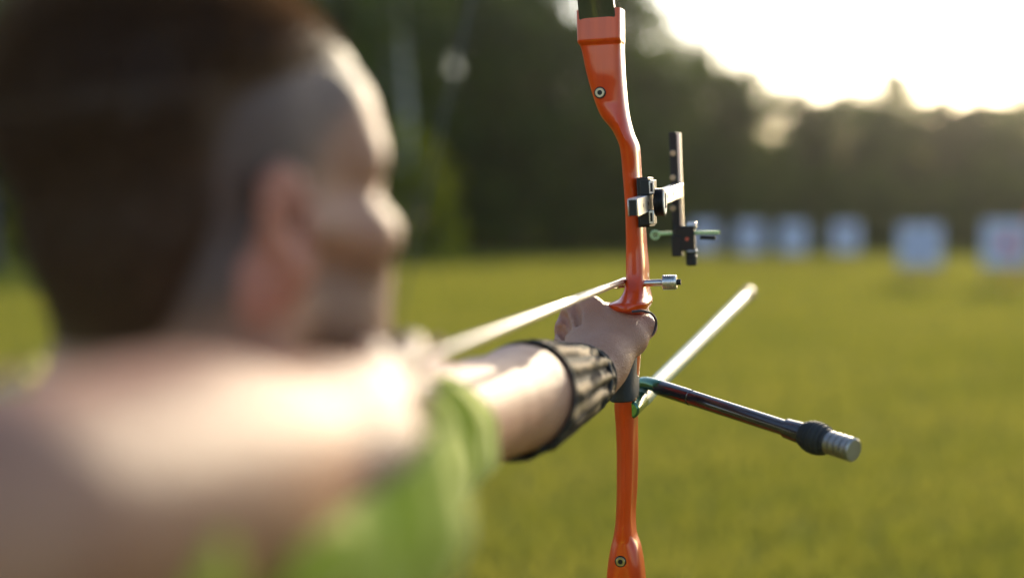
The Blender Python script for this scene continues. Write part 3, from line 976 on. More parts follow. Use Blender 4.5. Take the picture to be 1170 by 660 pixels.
for k in range(3):
    w = radians(180 + 120*k); e_ = RT*cos(w) + UP*sin(w)
    vs = []; n_ = 12
    for i in range(n_ + 1):
        t = i/n_; hgt = .011*(sin(pi*min(1, t*1.15)**.8) if t < .87 else sin(pi*min(1, t*1.15)**.8))
        base_ = P_NOCK + ad*(.03 + .06*t) + e_*ar*.9; side_ = ad.cross(e_)*.0004
        top = base_ + e_*max(.0008, hgt)
        vs += [base_ - side_, base_ + side_, top + side_*.5, top - side_*.5]
    fs = []
    for i in range(n_):
        for j in range(4): fs.append([i*4+j, i*4+(j+1) % 4, (i+1)*4+(j+1) % 4, (i+1)*4+j])
    fs += [[3, 2, 1, 0], [n_*4, n_*4+1, n_*4+2, n_*4+3]]
    link_mesh('vane', vs, fs, FL[0 if k == 0 else 1], ae, sharp=30)
#@@PERSON
# ------------------------------------------------------------------ the archer
def V3(*a): return np.array(a, float)
def N(v): v = np.array(v, float); return v/np.linalg.norm(v)
YAW = radians(47)
HS = .955
HO = np.array(at(253, 226, .79))
hf = V3(sin(YAW), cos(YAW), .12); hf = N(hf)
hr = N(np.cross(hf, V3(0, 0, 1))); hu = np.cross(hr, hf)
HM = np.stack([hr, hf, hu])
def hp(x, y, z): return HO + HS*(x*hr + y*hf + z*hu)

L_SH = np.array(at(438, 505, .93)); L_EL = np.array(at(548, 470, 1.14)); L_WR = np.array(at(678, 429, 1.432))
R_SH = np.array(at(356, 552, .66)); R_EL = np.array(at(0, 602, .46)); R_WR = np.array(at(378, 498, .672))
sh_ax = N((L_SH - R_SH)*V3(1, 1, 0)); chest_n = N(np.cross(sh_ax, V3(0, 0, 1)))   # towards the archer's front
neck_base = V3(-.192, .800, 1.455)
mid = V3(-.232, .800, 1.3)
pelvis = mid.copy() - chest_n*.01; pelvis[2] = .93
arrow_h = N(np.array(A)*V3(1, 1, 0))

def head_sdf(S):
    ax = (hr, hf, hu); s = HS
    S.ellip(hp(0, -.008, .024), ax, V3(.0755, .096, .090)*s, .01)
    S.ellip(hp(0, .042, -.055), ax, V3(.060, .062, .064)*s, .03)
    S.ellip(hp(0, .060, .035), ax, V3(.058, .034, .045)*s, .03)
    for q in (-1, 1):
        S.capsule(hp(q*.053, -.002, -.062), hp(q*.016, .078, -.104), .0175*s, .0150*s, .025)
        S.capsule(hp(q*.016, .090, .020), hp(q*.052, .064, .014), .0105*s, .0125*s, .016)
        S.ellip(hp(q*.049, .064, -.030), ax, V3(.021, .021, .017)*s, .018)
        S.capsule(hp(q*.056, .052, -.026), hp(q*.069, .006, -.018), .0105*s, .0075*s, .02)
        S.ellip(hp(q*.034, .096, -.004), ax, V3(.017, .015, .012)*s, .012, sub=True)
        S.ellip(hp(q*.033, .0755, -.003), ax, V3(.0145, .0135, .0125)*s, .003)
    S.capsule(hp(0, .088, .006), hp(0, .107, -.036), .0085*s, .0105*s, .012)
    for q in (-1, 1): S.ellip(hp(q*.011, .099, -.042), ax, V3(.0085, .011, .008)*s, .008)
    S.capsule(hp(-.018, .090, -.066), hp(.018, .090, -.066), .0062*s, .0062*s, .008)
    S.capsule(hp(-.015, .089, -.078), hp(.015, .089, -.078), .0070*s, .0070*s, .008)
    S.ellip(hp(0, .086, -.104), ax, V3(.021, .017, .017)*s, .015)
    for q in (-1, 1):     # ears: a dished plate, a rolled rim, a lobe and a tragus
        def e(a, z): # a = along the ear's own width (backwards and outwards)
            return hp(q*(.0745 + .0105*max(0, (a + .006)/.03) + .004), -.004 - a*.9, -.014 + z*.84)
        S.ellip(e(.008, .0), (N(hr*q*.92 - hf*.38), N(hf*.92 + hr*q*.38), hu), V3(.0048, .016, .0255)*s, .004)
        rim = [e(-.006, .012), e(-.002, .027), e(.010, .034), e(.022, .028), e(.027, .013), e(.024, -.004), e(.016, -.018), e(.008, -.027)]
        for a, b in zip(rim[:-1], rim[1:]): S.capsule(a, b, .0046*s, .0046*s, .003)
        S.ellip(e(.003, -.029), ax, V3(.0045, .0085, .0085)*s, .006)
        S.ellip(e(.003, -.004) + q*hr*.0055, ax, V3(.006, .0085, .0115)*s, .004, sub=True)
        S.capsule(e(.013, .016), e(.011, -.012), .0034*s, .0034*s, .003)
        S.ellip(e(-.008, -.005), ax, V3(.0045, .005, .0065)*s, .005)
    # neck with its side muscles
    S.capsule(hp(0, -.040, -.045), neck_base + V3(0, 0, .015), .060, .066, .03)
    for q in (-1, 1):
        S.capsule(hp(q*.056, -.03, -.05), neck_base + sh_ax*q*-.05 + chest_n*.055, .020, .016, .03)

def hand_left(S):
    g = lambda u, v, d: np.array(at(u, v, d))
    W = L_WR
    mcp = [g(674, 355, 1.500), g(656, 361, 1.505), g(649, 377, 1.502), g(650, 394, 1.490)]
    rr = [.0130, .0130, .0122, .0112]
    for m, r in zip(mcp, rr):
        S.capsule(W + (m - W)*.12, m, .0185, r, .016)
    S.capsule(mcp[0], mcp[3], .0105, .0100, .012)
    out = N(V3(-.45, -.85, .35))
    for m in mcp: S.capsule(W + (m - W)*.42 + out*.0156, m + out*.0104, .0034, .0046, .004)
    # knuckle heads
    for m, r in zip(mcp, rr): S.ellip(m + V3(-.0015, -.002, .0015), np.eye(3), V3(r, r, r)*.98, .005)
    for a, b in zip(mcp[:-1], mcp[1:]):
        c = (a + b)/2; S.capsule(W + (c - W)*.72 + out*.0165, c + out*.0130 + (c - W)*.08, .0022, .0040, .007, sub=True)
    web = g(702, 376, 1.492)
    S.capsule(W + (web - W)*.2, web, .022, .0165, .016)
    S.capsule(mcp[0], web, .0125, .0145, .012)
    # thumb: thenar mass, then two bones lying along the right of the grip
    cmc = g(692, 413, 1.450); tm = g(721, 388, 1.478); ti = g(737, 373, 1.497); tt = g(738, 367, 1.524)
    S.capsule(W, cmc, .022, .022, .014)
    S.capsule(cmc, tm, .0215, .0145, .014)
    S.capsule(web, tm, .0150, .0135, .014); S.capsule(web, ti, .0135, .0110, .012)
    S.capsule(tm, ti, .0135, .0108, .008)
    S.capsule(ti, tt, .0112, .0088, .004)
    # fingers close round the front of the grip
    A3, R3, U3 = np.array(A), np.array(RT), np.array(UP)
    for i, m in enumerate(mcp):
        ln = [1.0, 1.08, 1.0, .84][i]; r = [.0092, .0094, .0088, .0078][i]
        p1 = m + A3*.042*ln + R3*.008 - U3*.004
        p2 = p1 + R3*.026*ln + A3*.008
        p3 = p2 + R3*.016*ln - A3*.012
        S.capsule(m, p1, rr[i]*.9, r*1.02, .004); S.capsule(p1, p2, r*1.0, r*.92, .003); S.capsule(p2, p3, r*.92, r*.78, .003)

def hand_right(S):
    g = lambda u, v, d: np.array(at(u, v, d))
    W = R_WR; A3, U3, R3 = np.array(A), np.array(UP), np.array(RT)
    nk = np.array(P_NOCK)
    mcp = [g(426, 440, .728), g(436, 462, .722), g(434, 484, .718), g(424, 504, .712)]
    for m in mcp: S.capsule(W + (m - W)*.15, m, .0190, .0125, .016)
    S.capsule(mcp[0], mcp[3], .011, .010, .012)
    for i, m in enumerate(mcp):
        hook = nk + U3*[.011, -.009, -.025, -.040][i]
        r = [.0088, .0092, .0086, .0076][i]
        p1 = m + (hook - m)*.62 + R3*.010
        p2 = hook + A3*.006 + R3*.005
        p3 = hook - R3*.012 + A3*.004
        S.capsule(m, p1, r*1.25, r*1.05, .004); S.capsule(p1, p2, r*1.02, r*.92, .003); S.capsule(p2, p3, r*.92, r*.8, .003)
    t0 = g(394, 462, .700); t1 = g(416, 424, .735); t2 = g(424, 402, .755)
    S.capsule(W, t0, .020, .018, .014); S.capsule(t0, t1, .0160, .0115, .010); S.capsule(t1, t2, .0112, .0085, .004)

def torso_sdf(S, off=0.0):
    up = V3(0, 0, 1); ax = (sh_ax, chest_n, up)
    c = mid.copy(); c[2] = 1.315
    S.ellip(c, ax, V3(.150 + off, .105 + off, .20 + off), .03)
    c2 = mid - chest_n*.005; c2[2] = 1.09
    S.ellip(c2, ax, V3(.148 + off, .105 + off, .20 + off), .06)
    p = pelvis.copy(); S.ellip(p, ax, V3(.160 + off, .118 + off, .14 + off), .06)
    S.capsule(R_SH + (neck_base - R_SH)*.1, neck_base - V3(0, 0, .005), .052 + off, .052 + off, .04)
    S.capsule(L_SH + (neck_base - L_SH)*.1, neck_base - V3(0, 0, .005), .046 + off, .052 + off, .04)
    for q in (-1, 1):
        c3 = mid + sh_ax*q*.075 + chest_n*.065; c3[2] = 1.345; S.ellip(c3, ax, V3(.075 + off, .05 + off, .06 + off), .03)
        c4 = mid + sh_ax*q*.075 - chest_n*.075; c4[2] = 1.36; S.ellip(c4, ax, V3(.075 + off, .045 + off, .085 + off), .03)

HIPS = [pelvis + arrow_h*.09 - V3(0, 0, .03), pelvis - arrow_h*.09 - V3(0, 0, .03)]
FEET = [np.append((pelvis + arrow_h*.20)[:2], .085), np.append((pelvis - arrow_h*.20)[:2], .085)]
def legs_sdf(S, off=0.0):
    for hpn, ft in zip(HIPS, FEET):
        kn = (hpn + ft)/2 + chest_n*.02; kn[2] = .50
        S.capsule(hpn, kn, .088 + off, .058 + off, .04); S.capsule(kn, ft, .056 + off, .040 + off*1.3, .02)
        cf = kn*.6 + ft*.4 - chest_n*.02; S.ellip(cf, (sh_ax, chest_n, V3(0, 0, 1)), V3(.052 + off, .055 + off, .13), .03)

S = Sdf()
torso_sdf(S); legs_sdf(S)
for ft in FEET:
    S.capsule(ft - V3(0, 0, .04) - chest_n*.04, ft - V3(0, 0, .045) + chest_n*.14, .036, .030, .03, flat=((0, 0, 1), .8))
# right arm, folded at full draw: shoulder, upper arm, elbow, forearm
S.ellip(R_SH + V3(0, 0, .0), np.eye(3), V3(.048, .052, .048), .03)
S.capsule(R_SH, R_EL, .046, .042, .02)
S.ellip(R_SH*.45 + R_EL*.55 - V3(0, 0, .012), (N(R_EL - R_SH), N(np.cross(R_EL - R_SH, V3(0, 0, 1))), V3(0, 0, 1)), V3(.055, .036, .036), .02)
S.capsule(R_EL, R_EL*.55 + R_WR*.45, .042, .043, .02); S.capsule(R_EL*.62 + R_WR*.38, R_WR, .043, .030, .02)
S.ellip(R_EL*.68 + R_WR*.32 + V3(.018, -.012, .004), (N(R_WR - R_EL), N(np.cross(R_WR - R_EL, V3(0, 0, 1))), V3(0, 0, 1)), V3(.10, .036, .038), .02)
# left arm, held straight to the bow
S.ellip(L_SH, np.eye(3), V3(.046, .046, .048), .03)
S.capsule(L_SH, L_EL, .045, .042, .02)
S.capsule(L_EL, L_EL*.7 + L_WR*.3, .0415, .0450, .008); S.capsule(L_EL*.7 + L_WR*.3, L_WR, .0450, .0245, .008)
head_sdf(S); hand_left(S); hand_right(S)
allp = np.array([L_SH, L_EL, L_WR, R_SH, R_EL, R_WR, HO, pelvis] + FEET)
lo = allp.min(0) - V3(.19, .13, 0); hi = allp.max(0) + V3(.2, .16, .16); lo[2] = -.01
lo = np.minimum(lo, pelvis - V3(.3, .3, 1.2)); hi[1] = max(hi[1], 1.62); hi[0] = max(hi[0], .18); lo[2] = -.01
bv, bq = surface_net(S, lo, hi, .0034)

def skin_mat():
    m, nt, b = new_mat('skin')
    tc = nt.nodes.new('ShaderNodeTexCoord')
    n = nt.nodes.new('ShaderNodeTexNoise'); n.inputs['Scale'].default_value = 22; n.inputs['Detail'].default_value = 6
    nt.links.new(tc.outputs['Object'], n.inputs['Vector'])
    r = nt.nodes.new('ShaderNodeValToRGB')
    r.color_ramp.elements[0].position = .3; r.color_ramp.elements[0].color = (.335, .150, .090, 1)
    r.color_ramp.elements[1].position = .72; r.color_ramp.elements[1].color = (.43, .218, .136, 1)
    nt.links.new(n.outputs['Fac'], r.inputs['Fac'])
    def over(prev, attr, col, fac=1.0):
        a = nt.nodes.new('ShaderNodeAttribute'); a.attribute_name = attr
        mm = nt.nodes.new('ShaderNodeMath'); mm.operation = 'MULTIPLY'; mm.inputs[1].default_value = fac
        nt.links.new(a.outputs['Fac'], mm.inputs[0])
        mx = nt.nodes.new('ShaderNodeMix'); mx.data_type = 'RGBA'
        nt.links.new(mm.outputs[0], mx.inputs['Factor']); nt.links.new(prev, mx.inputs[6]); mx.inputs[7].default_value = (*col, 1)
        return mx.outputs[2]
    c = over(r.outputs['Color'], 'flush', (.50, .16, .11), .7)
    c = over(c, 'stubble', (.055, .036, .030), .85)
    nt.links.new(c, b.inputs['Base Color'])
    b.inputs['Roughness'].default_value = .46; b.inputs['Specular IOR Level'].default_value = .38
    b.inputs['Subsurface Weight'].default_value = .12; b.inputs['Subsurface Radius'].default_value = (1.0, .35, .2); b.inputs['Subsurface Scale'].default_value = .006
    v = nt.nodes.new('ShaderNodeTexVoronoi'); v.inputs['Scale'].default_value = 620
    nt.links.new(tc.outputs['Object'], v.inputs['Vector'])
    n3 = nt.nodes.new('ShaderNodeTexNoise'); n3.inputs['Scale'].default_value = 85; n3.inputs['Detail'].default_value = 5
    nt.links.new(tc.outputs['Object'], n3.inputs['Vector'])
    ad_ = nt.nodes.new('ShaderNodeMath'); ad_.operation = 'ADD'
    nt.links.new(v.outputs['Distance'], ad_.inputs[0]); nt.links.new(n3.outputs['Fac'], ad_.inputs[1])
    bp = nt.nodes.new('ShaderNodeBump'); bp.inputs['Strength'].default_value = .5; bp.inputs['Distance'].default_value = .0018
    nt.links.new(ad_.outputs[0], bp.inputs['Height']); nt.links.new(bp.outputs['Normal'], b.inputs['Normal'])
    return m
SKIN = skin_mat()
person = link_mesh('person', bv, bq, SKIN, None, sharp=180, origin=(pelvis[0], pelvis[1], 0))
tag(person, 'archer in a green t-shirt seen from behind, drawing the orange bow to his chin', 'person')

HL = ((bv - HO) @ HM.T)/HS                     # head-local coordinates of every vertex
def hair_region(q):
    x, y, z = q[:, 0], q[:, 1], q[:, 2]
    ylim = np.interp(z, [-.09, -.045, -.03, .0, .03, .055, .075, .12], [-.035, -.022, .014, .022, .044, .080, .106, .130])
    zlim = np.interp(y, [-.12, -.06, -.03, -.018, .0, .1], [-.082, -.078, -.062, -.045, -.030, -.030])
    return np.minimum(ylim - y, z - zlim)
gh = hair_region(HL)
near_head = np.abs(HL).max(1) < .16
ear = (np.abs(HL[:, 0]) > .0785) & (HL[:, 1] < .01) & (HL[:, 1] > -.045) & (np.abs(HL[:, 2] + .018) < .045) & near_head
stub = np.where(near_head, sstep(-.012, .036, gh), 0); stub[ear] = 0
beard = sstep(-.03, -.055, HL[:, 2])*sstep(-.01, .02, HL[:, 1])*np.where(near_head, .5, 0)
set_attr(person, 'stubble', np.maximum(stub, beard))
knk = np.zeros(len(bv))
for uu in ((672, 351, 1.498), (655, 359, 1.503), (648, 376, 1.50), (737, 372, 1.492)):
    knk = np.maximum(knk, .5*np.exp(-((bv - np.array(at(*uu)))**2).sum(1)/(2*.012**2)))
fl = np.maximum(ear*.75, knk); fl = np.maximum(fl, near_head*.25*np.exp(-((HL - V3(.05, .06, -.04))**2).sum(1)/(2*.025**2)))
set_attr(person, 'flush', fl)

# eyes
for q in (-1, 1):
    m, nt, b = new_mat('eye')
    c = hp(q*.033, .0775, -.003)
    eye = MB().ball(c, .0118, 20, ax=(Vector(hr), Vector(hu), Vector(hf))).build('eye', simple('eye_white', (.75, .72, .68), .15, coat=.6), person, sharp=180)
    MB().ball(c + hf*.0075, .0058, 16, ax=(Vector(hr), Vector(hu), Vector(hf)), sc=(1, 1, .88)).build('iris', simple('iris', (.06, .045, .03), .1, coat=1.0), eye, sharp=180)

# hair: a lumpy cap cut to the hairline, with short strands
skull = Sdf(); skull.ellip(hp(0, -.008, .024), (hr, hf, hu), V3(.0755, .096, .090)*HS, .01); skull.ellip(hp(0, .060, .035), (hr, hf, hu), V3(.058, .034, .045)*HS, .03)
skull.capsule(hp(0, -.040, -.045), neck_base + V3(0, 0, .015), .060, .066, .03)
def hair_t(P):
    q = ((P - HO) @ HM.T)/HS
    g_ = hair_region(q)
    side = sstep(.030, .058, np.abs(q[:, 0]))*sstep(.095, .050, q[:, 2])*sstep(-.075, -.02, q[:, 1])
    tmax = .006 + .022*sstep(.010, .115, q[:, 2]) + .003*sstep(-.02, -.07, q[:, 1])*sstep(-.06, .03, q[:, 2])
    t = np.minimum((g_ - .012)*.15, tmax)
    t = t - side*.014
    return np.maximum(t, -.012) + .0022*vnoise(P, 260, 5)*sstep(0, .02, t) + .0032*vnoise(P, 90, 6)*sstep(.01, .03, t)
def hair_f(P):
    D = skull(P); idx = np.nonzero(np.abs(D) < .08)[0]
    D[idx] = D[idx] - hair_t(P[idx]); return D
hv, hq = surface_net(hair_f, HO - .17, HO + .17, .0036)
kp = hair_t(hv) > -.0005
kf = kp[hq].any(1)
hq2 = hq[kf]; used = np.unique(hq2); rem = np.full(len(hv), -1); rem[used] = np.arange(len(used))
hv2 = hv[used]; hq2 = rem[hq2]
def hair_mat():
    m, nt, b = new_mat('dark_brown_hair')
    tc = nt.nodes.new('ShaderNodeTexCoord'); n = nt.nodes.new('ShaderNodeTexNoise'); n.inputs['Scale'].default_value = 90; n.inputs['Detail'].default_value = 4
    nt.links.new(tc.outputs['Object'], n.inputs['Vector'])
    r = nt.nodes.new('ShaderNodeValToRGB'); r.color_ramp.elements[0].color = (.026, .012, .006, 1); r.color_ramp.elements[1].color = (.095, .043, .024, 1)
    nt.links.new(n.outputs['Fac'], r.inputs['Fac']); nt.links.new(r.outputs['Color'], b.inputs['Base Color'])
    b.inputs['Roughness'].default_value = .5; b.inputs['Specular IOR Level'].default_value = .3
    out = nt.nodes['Material Output']; tr = nt.nodes.new('ShaderNodeBsdfTranslucent'); tr.inputs['Color'].default_value = (.42, .24, .12, 1)
    mx = nt.nodes.new('ShaderNodeMixShader'); mx.inputs['Fac'].default_value = .15
    nt.links.new(b.outputs[0], mx.inputs[1]); nt.links.new(tr.outputs[0], mx.inputs[2]); nt.links.new(mx.outputs[0], out.inputs['Surface'])
    return m
# strands
HVc = hv2; sel = RNG.integers(0, len(HVc), 26000)
tt_ = hair_t(HVc[sel]); sel = sel[tt_ > .002]; tt_ = tt_[tt_ > .002]
b0_ = HVc[sel]; eps = .004
Gn = np.stack([skull(b0_ + np.eye(3)[i]*eps) - skull(b0_ - np.eye(3)[i]*eps) for i in range(3)], 1); Gn /= np.linalg.norm(Gn, axis=1)[:, None] + 1e-9
flow = -hu*.5 - hf*.35
dirs = Gn*.8 + flow*np.where(((b0_ - HO) @ hu < .06*HS)[:, None], 1.0, -.25) + RNG.normal(size=b0_.shape)*.3
dirs /= np.linalg.norm(dirs, axis=1)[:, None]
ln = np.clip(tt_*.9, .003, .022)*RNG.uniform(.6, 1.3, len(tt_))
sd_ = np.cross(dirs, RNG.normal(size=b0_.shape)); sd_ /= np.linalg.norm(sd_, axis=1)[:, None]
sv = np.empty((len(b0_)*3, 3)); sv[0::3] = b0_ - sd_*.0004 - Gn*.002; sv[1::3] = b0_ + sd_*.0004 - Gn*.002; sv[2::3] = b0_ + dirs*ln[:, None]
nb = len(hv2)
faces = hq2.tolist() + (np.arange(len(b0_)*3).reshape(-1, 3) + nb).tolist()
hair = link_mesh('hair', np.concatenate([hv2, sv]), faces, hair_mat(), person, sharp=180)

# green t-shirt
def cloth_mat(name, c0, c1):
    m, nt, b = new_mat(name)
    tc = nt.nodes.new('ShaderNodeTexCoord'); n = nt.nodes.new('ShaderNodeTexNoise'); n.inputs['Scale'].default_value = 12; n.inputs['Detail'].default_value = 5
    nt.links.new(tc.outputs['Object'], n.inputs['Vector'])
    r = nt.nodes.new('ShaderNodeValToRGB'); r.color_ramp.elements[0].color = (*c0, 1); r.color_ramp.elements[1].color = (*c1, 1)
    nt.links.new(n.outputs['Fac'], r.inputs['Fac']); nt.links.new(r.outputs['Color'], b.inputs['Base Color'])
    b.inputs['Roughness'].default_value = .85; b.inputs['Sheen Weight'].default_value = .3; b.inputs['Specular IOR Level'].default_value = .2
    w = nt.nodes.new('ShaderNodeTexNoise'); w.inputs['Scale'].default_value = 900; nt.links.new(tc.outputs['Object'], w.inputs['Vector'])
    bp = nt.nodes.new('ShaderNodeBump'); bp.inputs['Strength'].default_value = .4; bp.inputs['Distance'].default_value = .0006
    nt.links.new(w.outputs['Fac'], bp.inputs['Height']); nt.links.new(bp.outputs['Normal'], b.inputs['Normal'])
    # thin cotton lets some of the low sun through
    out = nt.nodes['Material Output']; tr = nt.nodes.new('ShaderNodeBsdfTranslucent'); mx = nt.nodes.new('ShaderNodeMixShader'); mx.inputs['Fac'].default_value = .22
    nt.links.new(r.outputs['Color'], tr.inputs['Color']); nt.links.new(b.outputs[0], mx.inputs[1]); nt.links.new(tr.outputs[0], mx.inputs[2]); nt.links.new(mx.outputs[0], out.inputs['Surface'])
    return m
TEE = cloth_mat('green_cotton', (.44, .49, .04), (.56, .59, .075))
T = Sdf(); torso_sdf(T, .012)
l_end = L_SH + (L_EL - L_SH)*.26 - V3(0, 0, .004); l_dir = N(L_EL - L_SH)
T.capsule(L_SH - V3(0, 0, .004), l_end + l_dir*.05, .056, .060, .02)
T.capsule(L_SH - V3(0, 0, .02), l_end - V3(.012, 0, .060) - l_dir*.02, .050, .032, .03)
r_dir = N(R_EL - R_SH)
T.capsule(R_SH - V3(0, 0, .008), R_SH + r_dir*.15 - V3(0, 0, .016), .054, .054, .03)
T.capsule(R_SH - V3(0, 0, .01), V3(-.215, .80, 1.28), .052, .08, .04)
r_cut = np.array(at(325, 588, .62)); r_cn = N(V3(-.40, -.10, .91))
def tee(P):
    D = T(P); idx = np.nonzero(np.abs(D) < .06)[0]
    if len(idx) == 0: return D
    Q = P[idx]
    d = D[idx] + .0085*vnoise(Q*V3(1, 1, .30), 58, 9) + .0022*vnoise(Q, 130, 10)
    # openings: hem, neck, two sleeves
    d = np.maximum(d, .86 - Q[:, 2])
    d = np.maximum(d, (Q - l_end) @ l_dir - .012 + .004*np.sin(Q[:, 2]*90))
    onR = np.linalg.norm(Q - R_SH, axis=1) < .17
    d = np.where(onR, np.maximum(np.maximum(d, (Q - r_cut) @ r_cn + .004*np.sin(Q[:, 0]*90)), (Q - R_SH) @ r_dir - .11), d)
    tnk = (Q - neck_base)
    dn_ = np.linalg.norm(tnk - np.outer(tnk @ V3(0, 0, 1), V3(0, 0, 1)), axis=1)
    d = np.maximum(d, np.where(Q[:, 2] > neck_base[2] - .05, .078 - dn_, -1))
    # hollow left sleeve mouth
    a = L_SH*.4 + l_end*.6; t = np.clip((Q - a) @ l_dir, 0, .2)
    cav = np.linalg.norm(Q - a - t[:, None]*l_dir + V3(0, 0, .012), axis=1) - .050
    d = np.maximum(d, -cav)
    D[idx] = d; return D
tv, tq = surface_net(tee, np.minimum(lo, mid - .33)*V3(1, 1, 0) + V3(0, 0, .8), np.maximum(hi*V3(1, 0, 0), (mid + .33)) * V3(1, 1, 0) + V3(0, .05, 1.62), .0050)
shirt = link_mesh('t_shirt', tv, tq, TEE, person, sharp=180)
# trousers and shoes (below the frame)
Tr = Sdf(); legs_sdf(Tr, .014); pp_ = pelvis - V3(0, 0, .02); Tr.ellip(pp_, (sh_ax, chest_n, V3(0, 0, 1)), V3(.168, .126, .15), .05)
def trf(P):
    D = Tr(P); return np.maximum(np.maximum(D + .003*vnoise(P*V3(1, 1, .5), 60, 21), P[:, 2] - 1.0), .06 - P[:, 2])
pv, pq = surface_net(trf, pelvis - V3(.36, .4, .93), pelvis + V3(.36, .4, .12), .007)
link_mesh('trousers', pv, pq, cloth_mat('grey_cotton', (.05, .052, .06), (.075, .078, .09)), person, sharp=180)
for ft in FEET:
    Sh = Sdf(); Sh.capsule(ft - V3(0, 0, .035) - chest_n*.045, ft - V3(0, 0, .045) + chest_n*.15, .047, .040, .03, flat=((0, 0, 1), .85)); Sh.capsule(ft, ft - V3(0, 0, .04), .046, .046, .03)
    def shf(P): return np.maximum(Sh(P), .004 - P[:, 2])
    sv_, sq_ = surface_net(shf, ft - V3(.26, .26, .09), ft + V3(.26, .26, .08), .005)
    link_mesh('shoe', sv_, sq_, simple('dark_leather', (.03, .028, .026), .6, bump=.2), person, sharp=180)

# camouflage arm guard on the bow forearm
def guard_mat():
    m, nt, b = new_mat('camouflage_cloth')
    uv = nt.nodes.new('ShaderNodeUVMap')
    mp = nt.nodes.new('ShaderNodeMapping'); mp.inputs['Scale'].default_value = (1.3, 7, 1)
    nt.links.new(uv.outputs['UV'], mp.inputs['Vector'])
    n = nt.nodes.new('ShaderNodeTexNoise'); n.inputs['Scale'].default_value = 1.25; n.inputs['Detail'].default_value = 3; n.inputs['Distortion'].default_value = .9
    nt.links.new(mp.outputs['Vector'], n.inputs['Vector'])
    wv = nt.nodes.new('ShaderNodeTexWave'); wv.wave_type = 'BANDS'; wv.bands_direction = 'Y'; wv.wave_profile = 'SIN'
    wv.inputs['Scale'].default_value = 2*pi*16/20; wv.inputs['Distortion'].default_value = 1.1; wv.inputs['Detail'].default_value = 2; wv.inputs['Detail Scale'].default_value = 1.2
    mp2 = nt.nodes.new('ShaderNodeMapping'); mp2.inputs['Scale'].default_value = (1.0, 1, 1)
    nt.links.new(uv.outputs['UV'], mp2.inputs['Vector']); nt.links.new(mp2.outputs['Vector'], wv.inputs['Vector'])
    r = nt.nodes.new('ShaderNodeValToRGB'); el = r.color_ramp.elements
    el[0].position = .30; el[0].color = (.016, .010, .006, 1); el[1].position = .52; el[1].color = (.17, .11, .062, 1)
    for p, c in ((.75, (.36, .245, .14)), (1.0, (.42, .30, .175))):
        e = el.new(p); e.color = (*c, 1)
    r2 = nt.nodes.new('ShaderNodeValToRGB'); e2 = r2.color_ramp.elements
    e2[0].position = .40; e2[0].color = (.16, .14, .12, 1); e2[1].position = .52; e2[1].color = (1, 1, 1, 1)
    nt.links.new(n.outputs['Fac'], r2.inputs['Fac']); nt.links.new(wv.outputs['Fac'], r.inputs['Fac'])
    mm = nt.nodes.new('ShaderNodeMix'); mm.data_type = 'RGBA'; mm.blend_type = 'MULTIPLY'; mm.inputs['Factor'].default_value = 1.0
    nt.links.new(r.outputs['Color'], mm.inputs[6]); nt.links.new(r2.outputs['Color'], mm.inputs[7])
    nt.links.new(mm.outputs[2], b.inputs['Base Color'])
    b.inputs['Roughness'].default_value = .8; b.inputs['Specular IOR Level'].default_value = .2
    bp = nt.nodes.new('ShaderNodeBump'); bp.inputs['Strength'].default_value = .8; bp.inputs['Distance'].default_value = .003
    nt.links.new(wv.outputs['Fac'], bp.inputs['Height']); nt.links.new(bp.outputs['Normal'], b.inputs['Normal'])
    return m
GUARD = guard_mat(); TRIM = simple('dark_trim', (.022, .019, .017), .6, bump=.3, bscale=400)
fa = Vector(N(L_WR - L_EL)); fs_, ft_, _ = frame_of(fa)
Lf = (Vector(L_WR) - Vector(L_EL)).length
def arm_r(t):
    return .0460 + (.0245 - .0460)*((t - .3)/.7) if t > .3 else .0425 + (.0465 - .0425)*t/.3
gvs, gfs, guv = [], [], []
NA, NLn = 64, 40
for k in range(NLn + 1):
    t = .30 + .61*k/NLn
    for i in range(NA):
        w = 2*pi*i/NA
        # the far rim is cut on a slant, and ribs run along the arm
        tt = t + .08*sin(w)*(1 - k/NLn)**2
        r = arm_r(min(tt, 1)) + .0052 + .0022*sin(w*13 + 1.0*sin(t*11))
        if k in (0, 1, NLn-1, NLn): r = arm_r(min(tt, 1)) + .0046
        p = Vector(L_EL) + fa*(Lf*tt) + (fs_*cos(w) + ft_*sin(w))*r
        gvs.append(p)
for k in range(NLn):
    for i in range(NA):
        j = (i+1) % NA; gfs.append([k*NA+i, k*NA+j, (k+1)*NA+j, (k+1)*NA+i])
guard = link_mesh('arm_guard', gvs, gfs, GUARD, person, sharp=180)
uvl = guard.data.uv_layers.new(name='UVMap')
for poly in guard.data.polygons:
    for li in poly.loop_indices:
        vi = guard.data.loops[li].vertex_index; k, i = divmod(vi, NA)
        u_ = i/NA
        if i == 0 and max(guard.data.loops[l].vertex_index % NA for l in poly.loop_indices) == NA-1: u_ = 1.0
        uvl.data[li].uv = (k/NLn, u_)
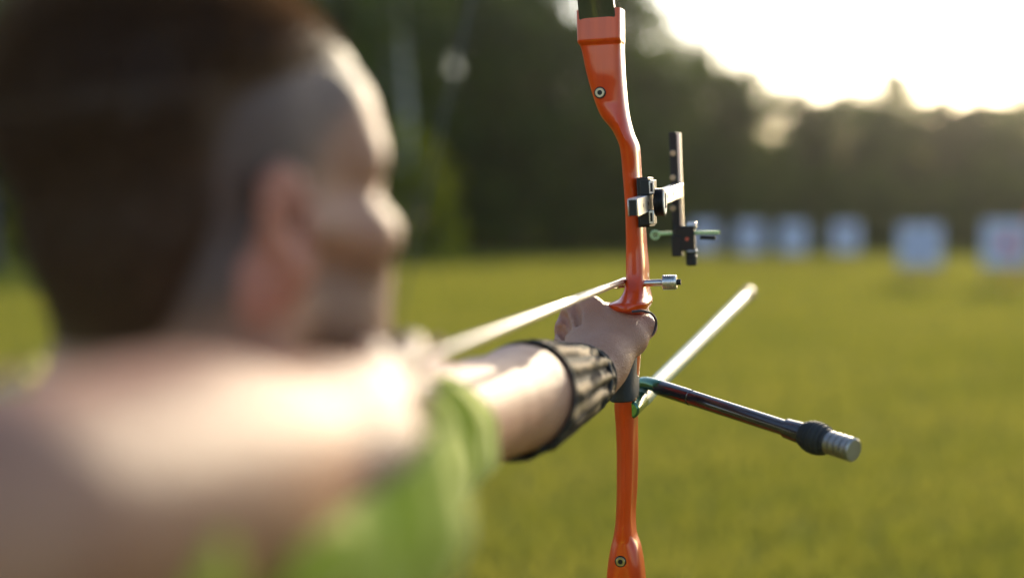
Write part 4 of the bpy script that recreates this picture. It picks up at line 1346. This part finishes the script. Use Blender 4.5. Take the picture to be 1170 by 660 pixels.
sol = guard.modifiers.new('thickness', 'SOLIDIFY'); sol.thickness = .0018; sol.offset = -1
def rim(k, rr, name):
    pts = [gvs[k*NA + i] for i in range(NA)] + [gvs[k*NA], gvs[k*NA+1]]
    MB().tube(pts, rr, 8).build(name, TRIM, guard, sharp=180)
rim(0, .0013, 'trim'); rim(NLn, .0013, 'trim')
# straps round the guard with a hook-and-loop tab under the arm
for (k0, sl) in ((34, 3),):
    pts = []
    for i in range(NA + 2):
        w = 2*pi*i/NA; t = .30 + .61*(k0 + sl*sin(w))/NLn; pts.append(Vector(L_EL) + fa*(Lf*t) + (fs_*cos(w) + ft_*sin(w))*(arm_r(t) + .0050))
    MB().tube(pts, .0022, 6).build('strap', TRIM, guard, sharp=180)
tb = Vector(at(616, 510, 1.215))
MB().box(tb, (fa, fs_, ft_), (.011, .009, .0045)).build('strap_tab', TRIM, guard, bevel=.002)

# finger sling: a thin dark cord looped round the thumb and the bow
CORD = simple('dark_cord', (.045, .028, .035), .6)
sl = [at(722, 356, 1.46), at(734, 355, 1.462), at(744, 358, 1.472), at(749.5, 366, 1.484), at(748.5, 376, 1.487), at(744, 383, 1.486)]
MB().tube(catmull(sl, 6), .0014, 8).build('finger_sling', CORD, person, sharp=180)
#@@HAZE
# ------------------------------------------------------------------ warm evening air between the bow and the wood
HAZE = True
if HAZE:
    hz = MB().box((20, 50, 12.5), (Vector((1, 0, 0)), Vector((0, 1, 0)), Vector((0, 0, 1))), (140, 62, 13.5)).build('haze', bpy.data.materials.new('haze_air'), sharp=None)
    m = hz.data.materials[0]; m.use_nodes = True; nt = m.node_tree; nt.nodes.clear()
    out = nt.nodes.new('ShaderNodeOutputMaterial'); pv_ = nt.nodes.new('ShaderNodeVolumePrincipled')
    pv_.inputs['Color'].default_value = (.95, .93, .90, 1); pv_.inputs['Density'].default_value = .00030; pv_.inputs['Anisotropy'].default_value = .91
    nt.links.new(pv_.outputs[0], out.inputs['Volume'])
    tag(hz, 'thin warm evening haze over the meadow', 'haze', kind='stuff')
    hz.display_type = 'WIRE'
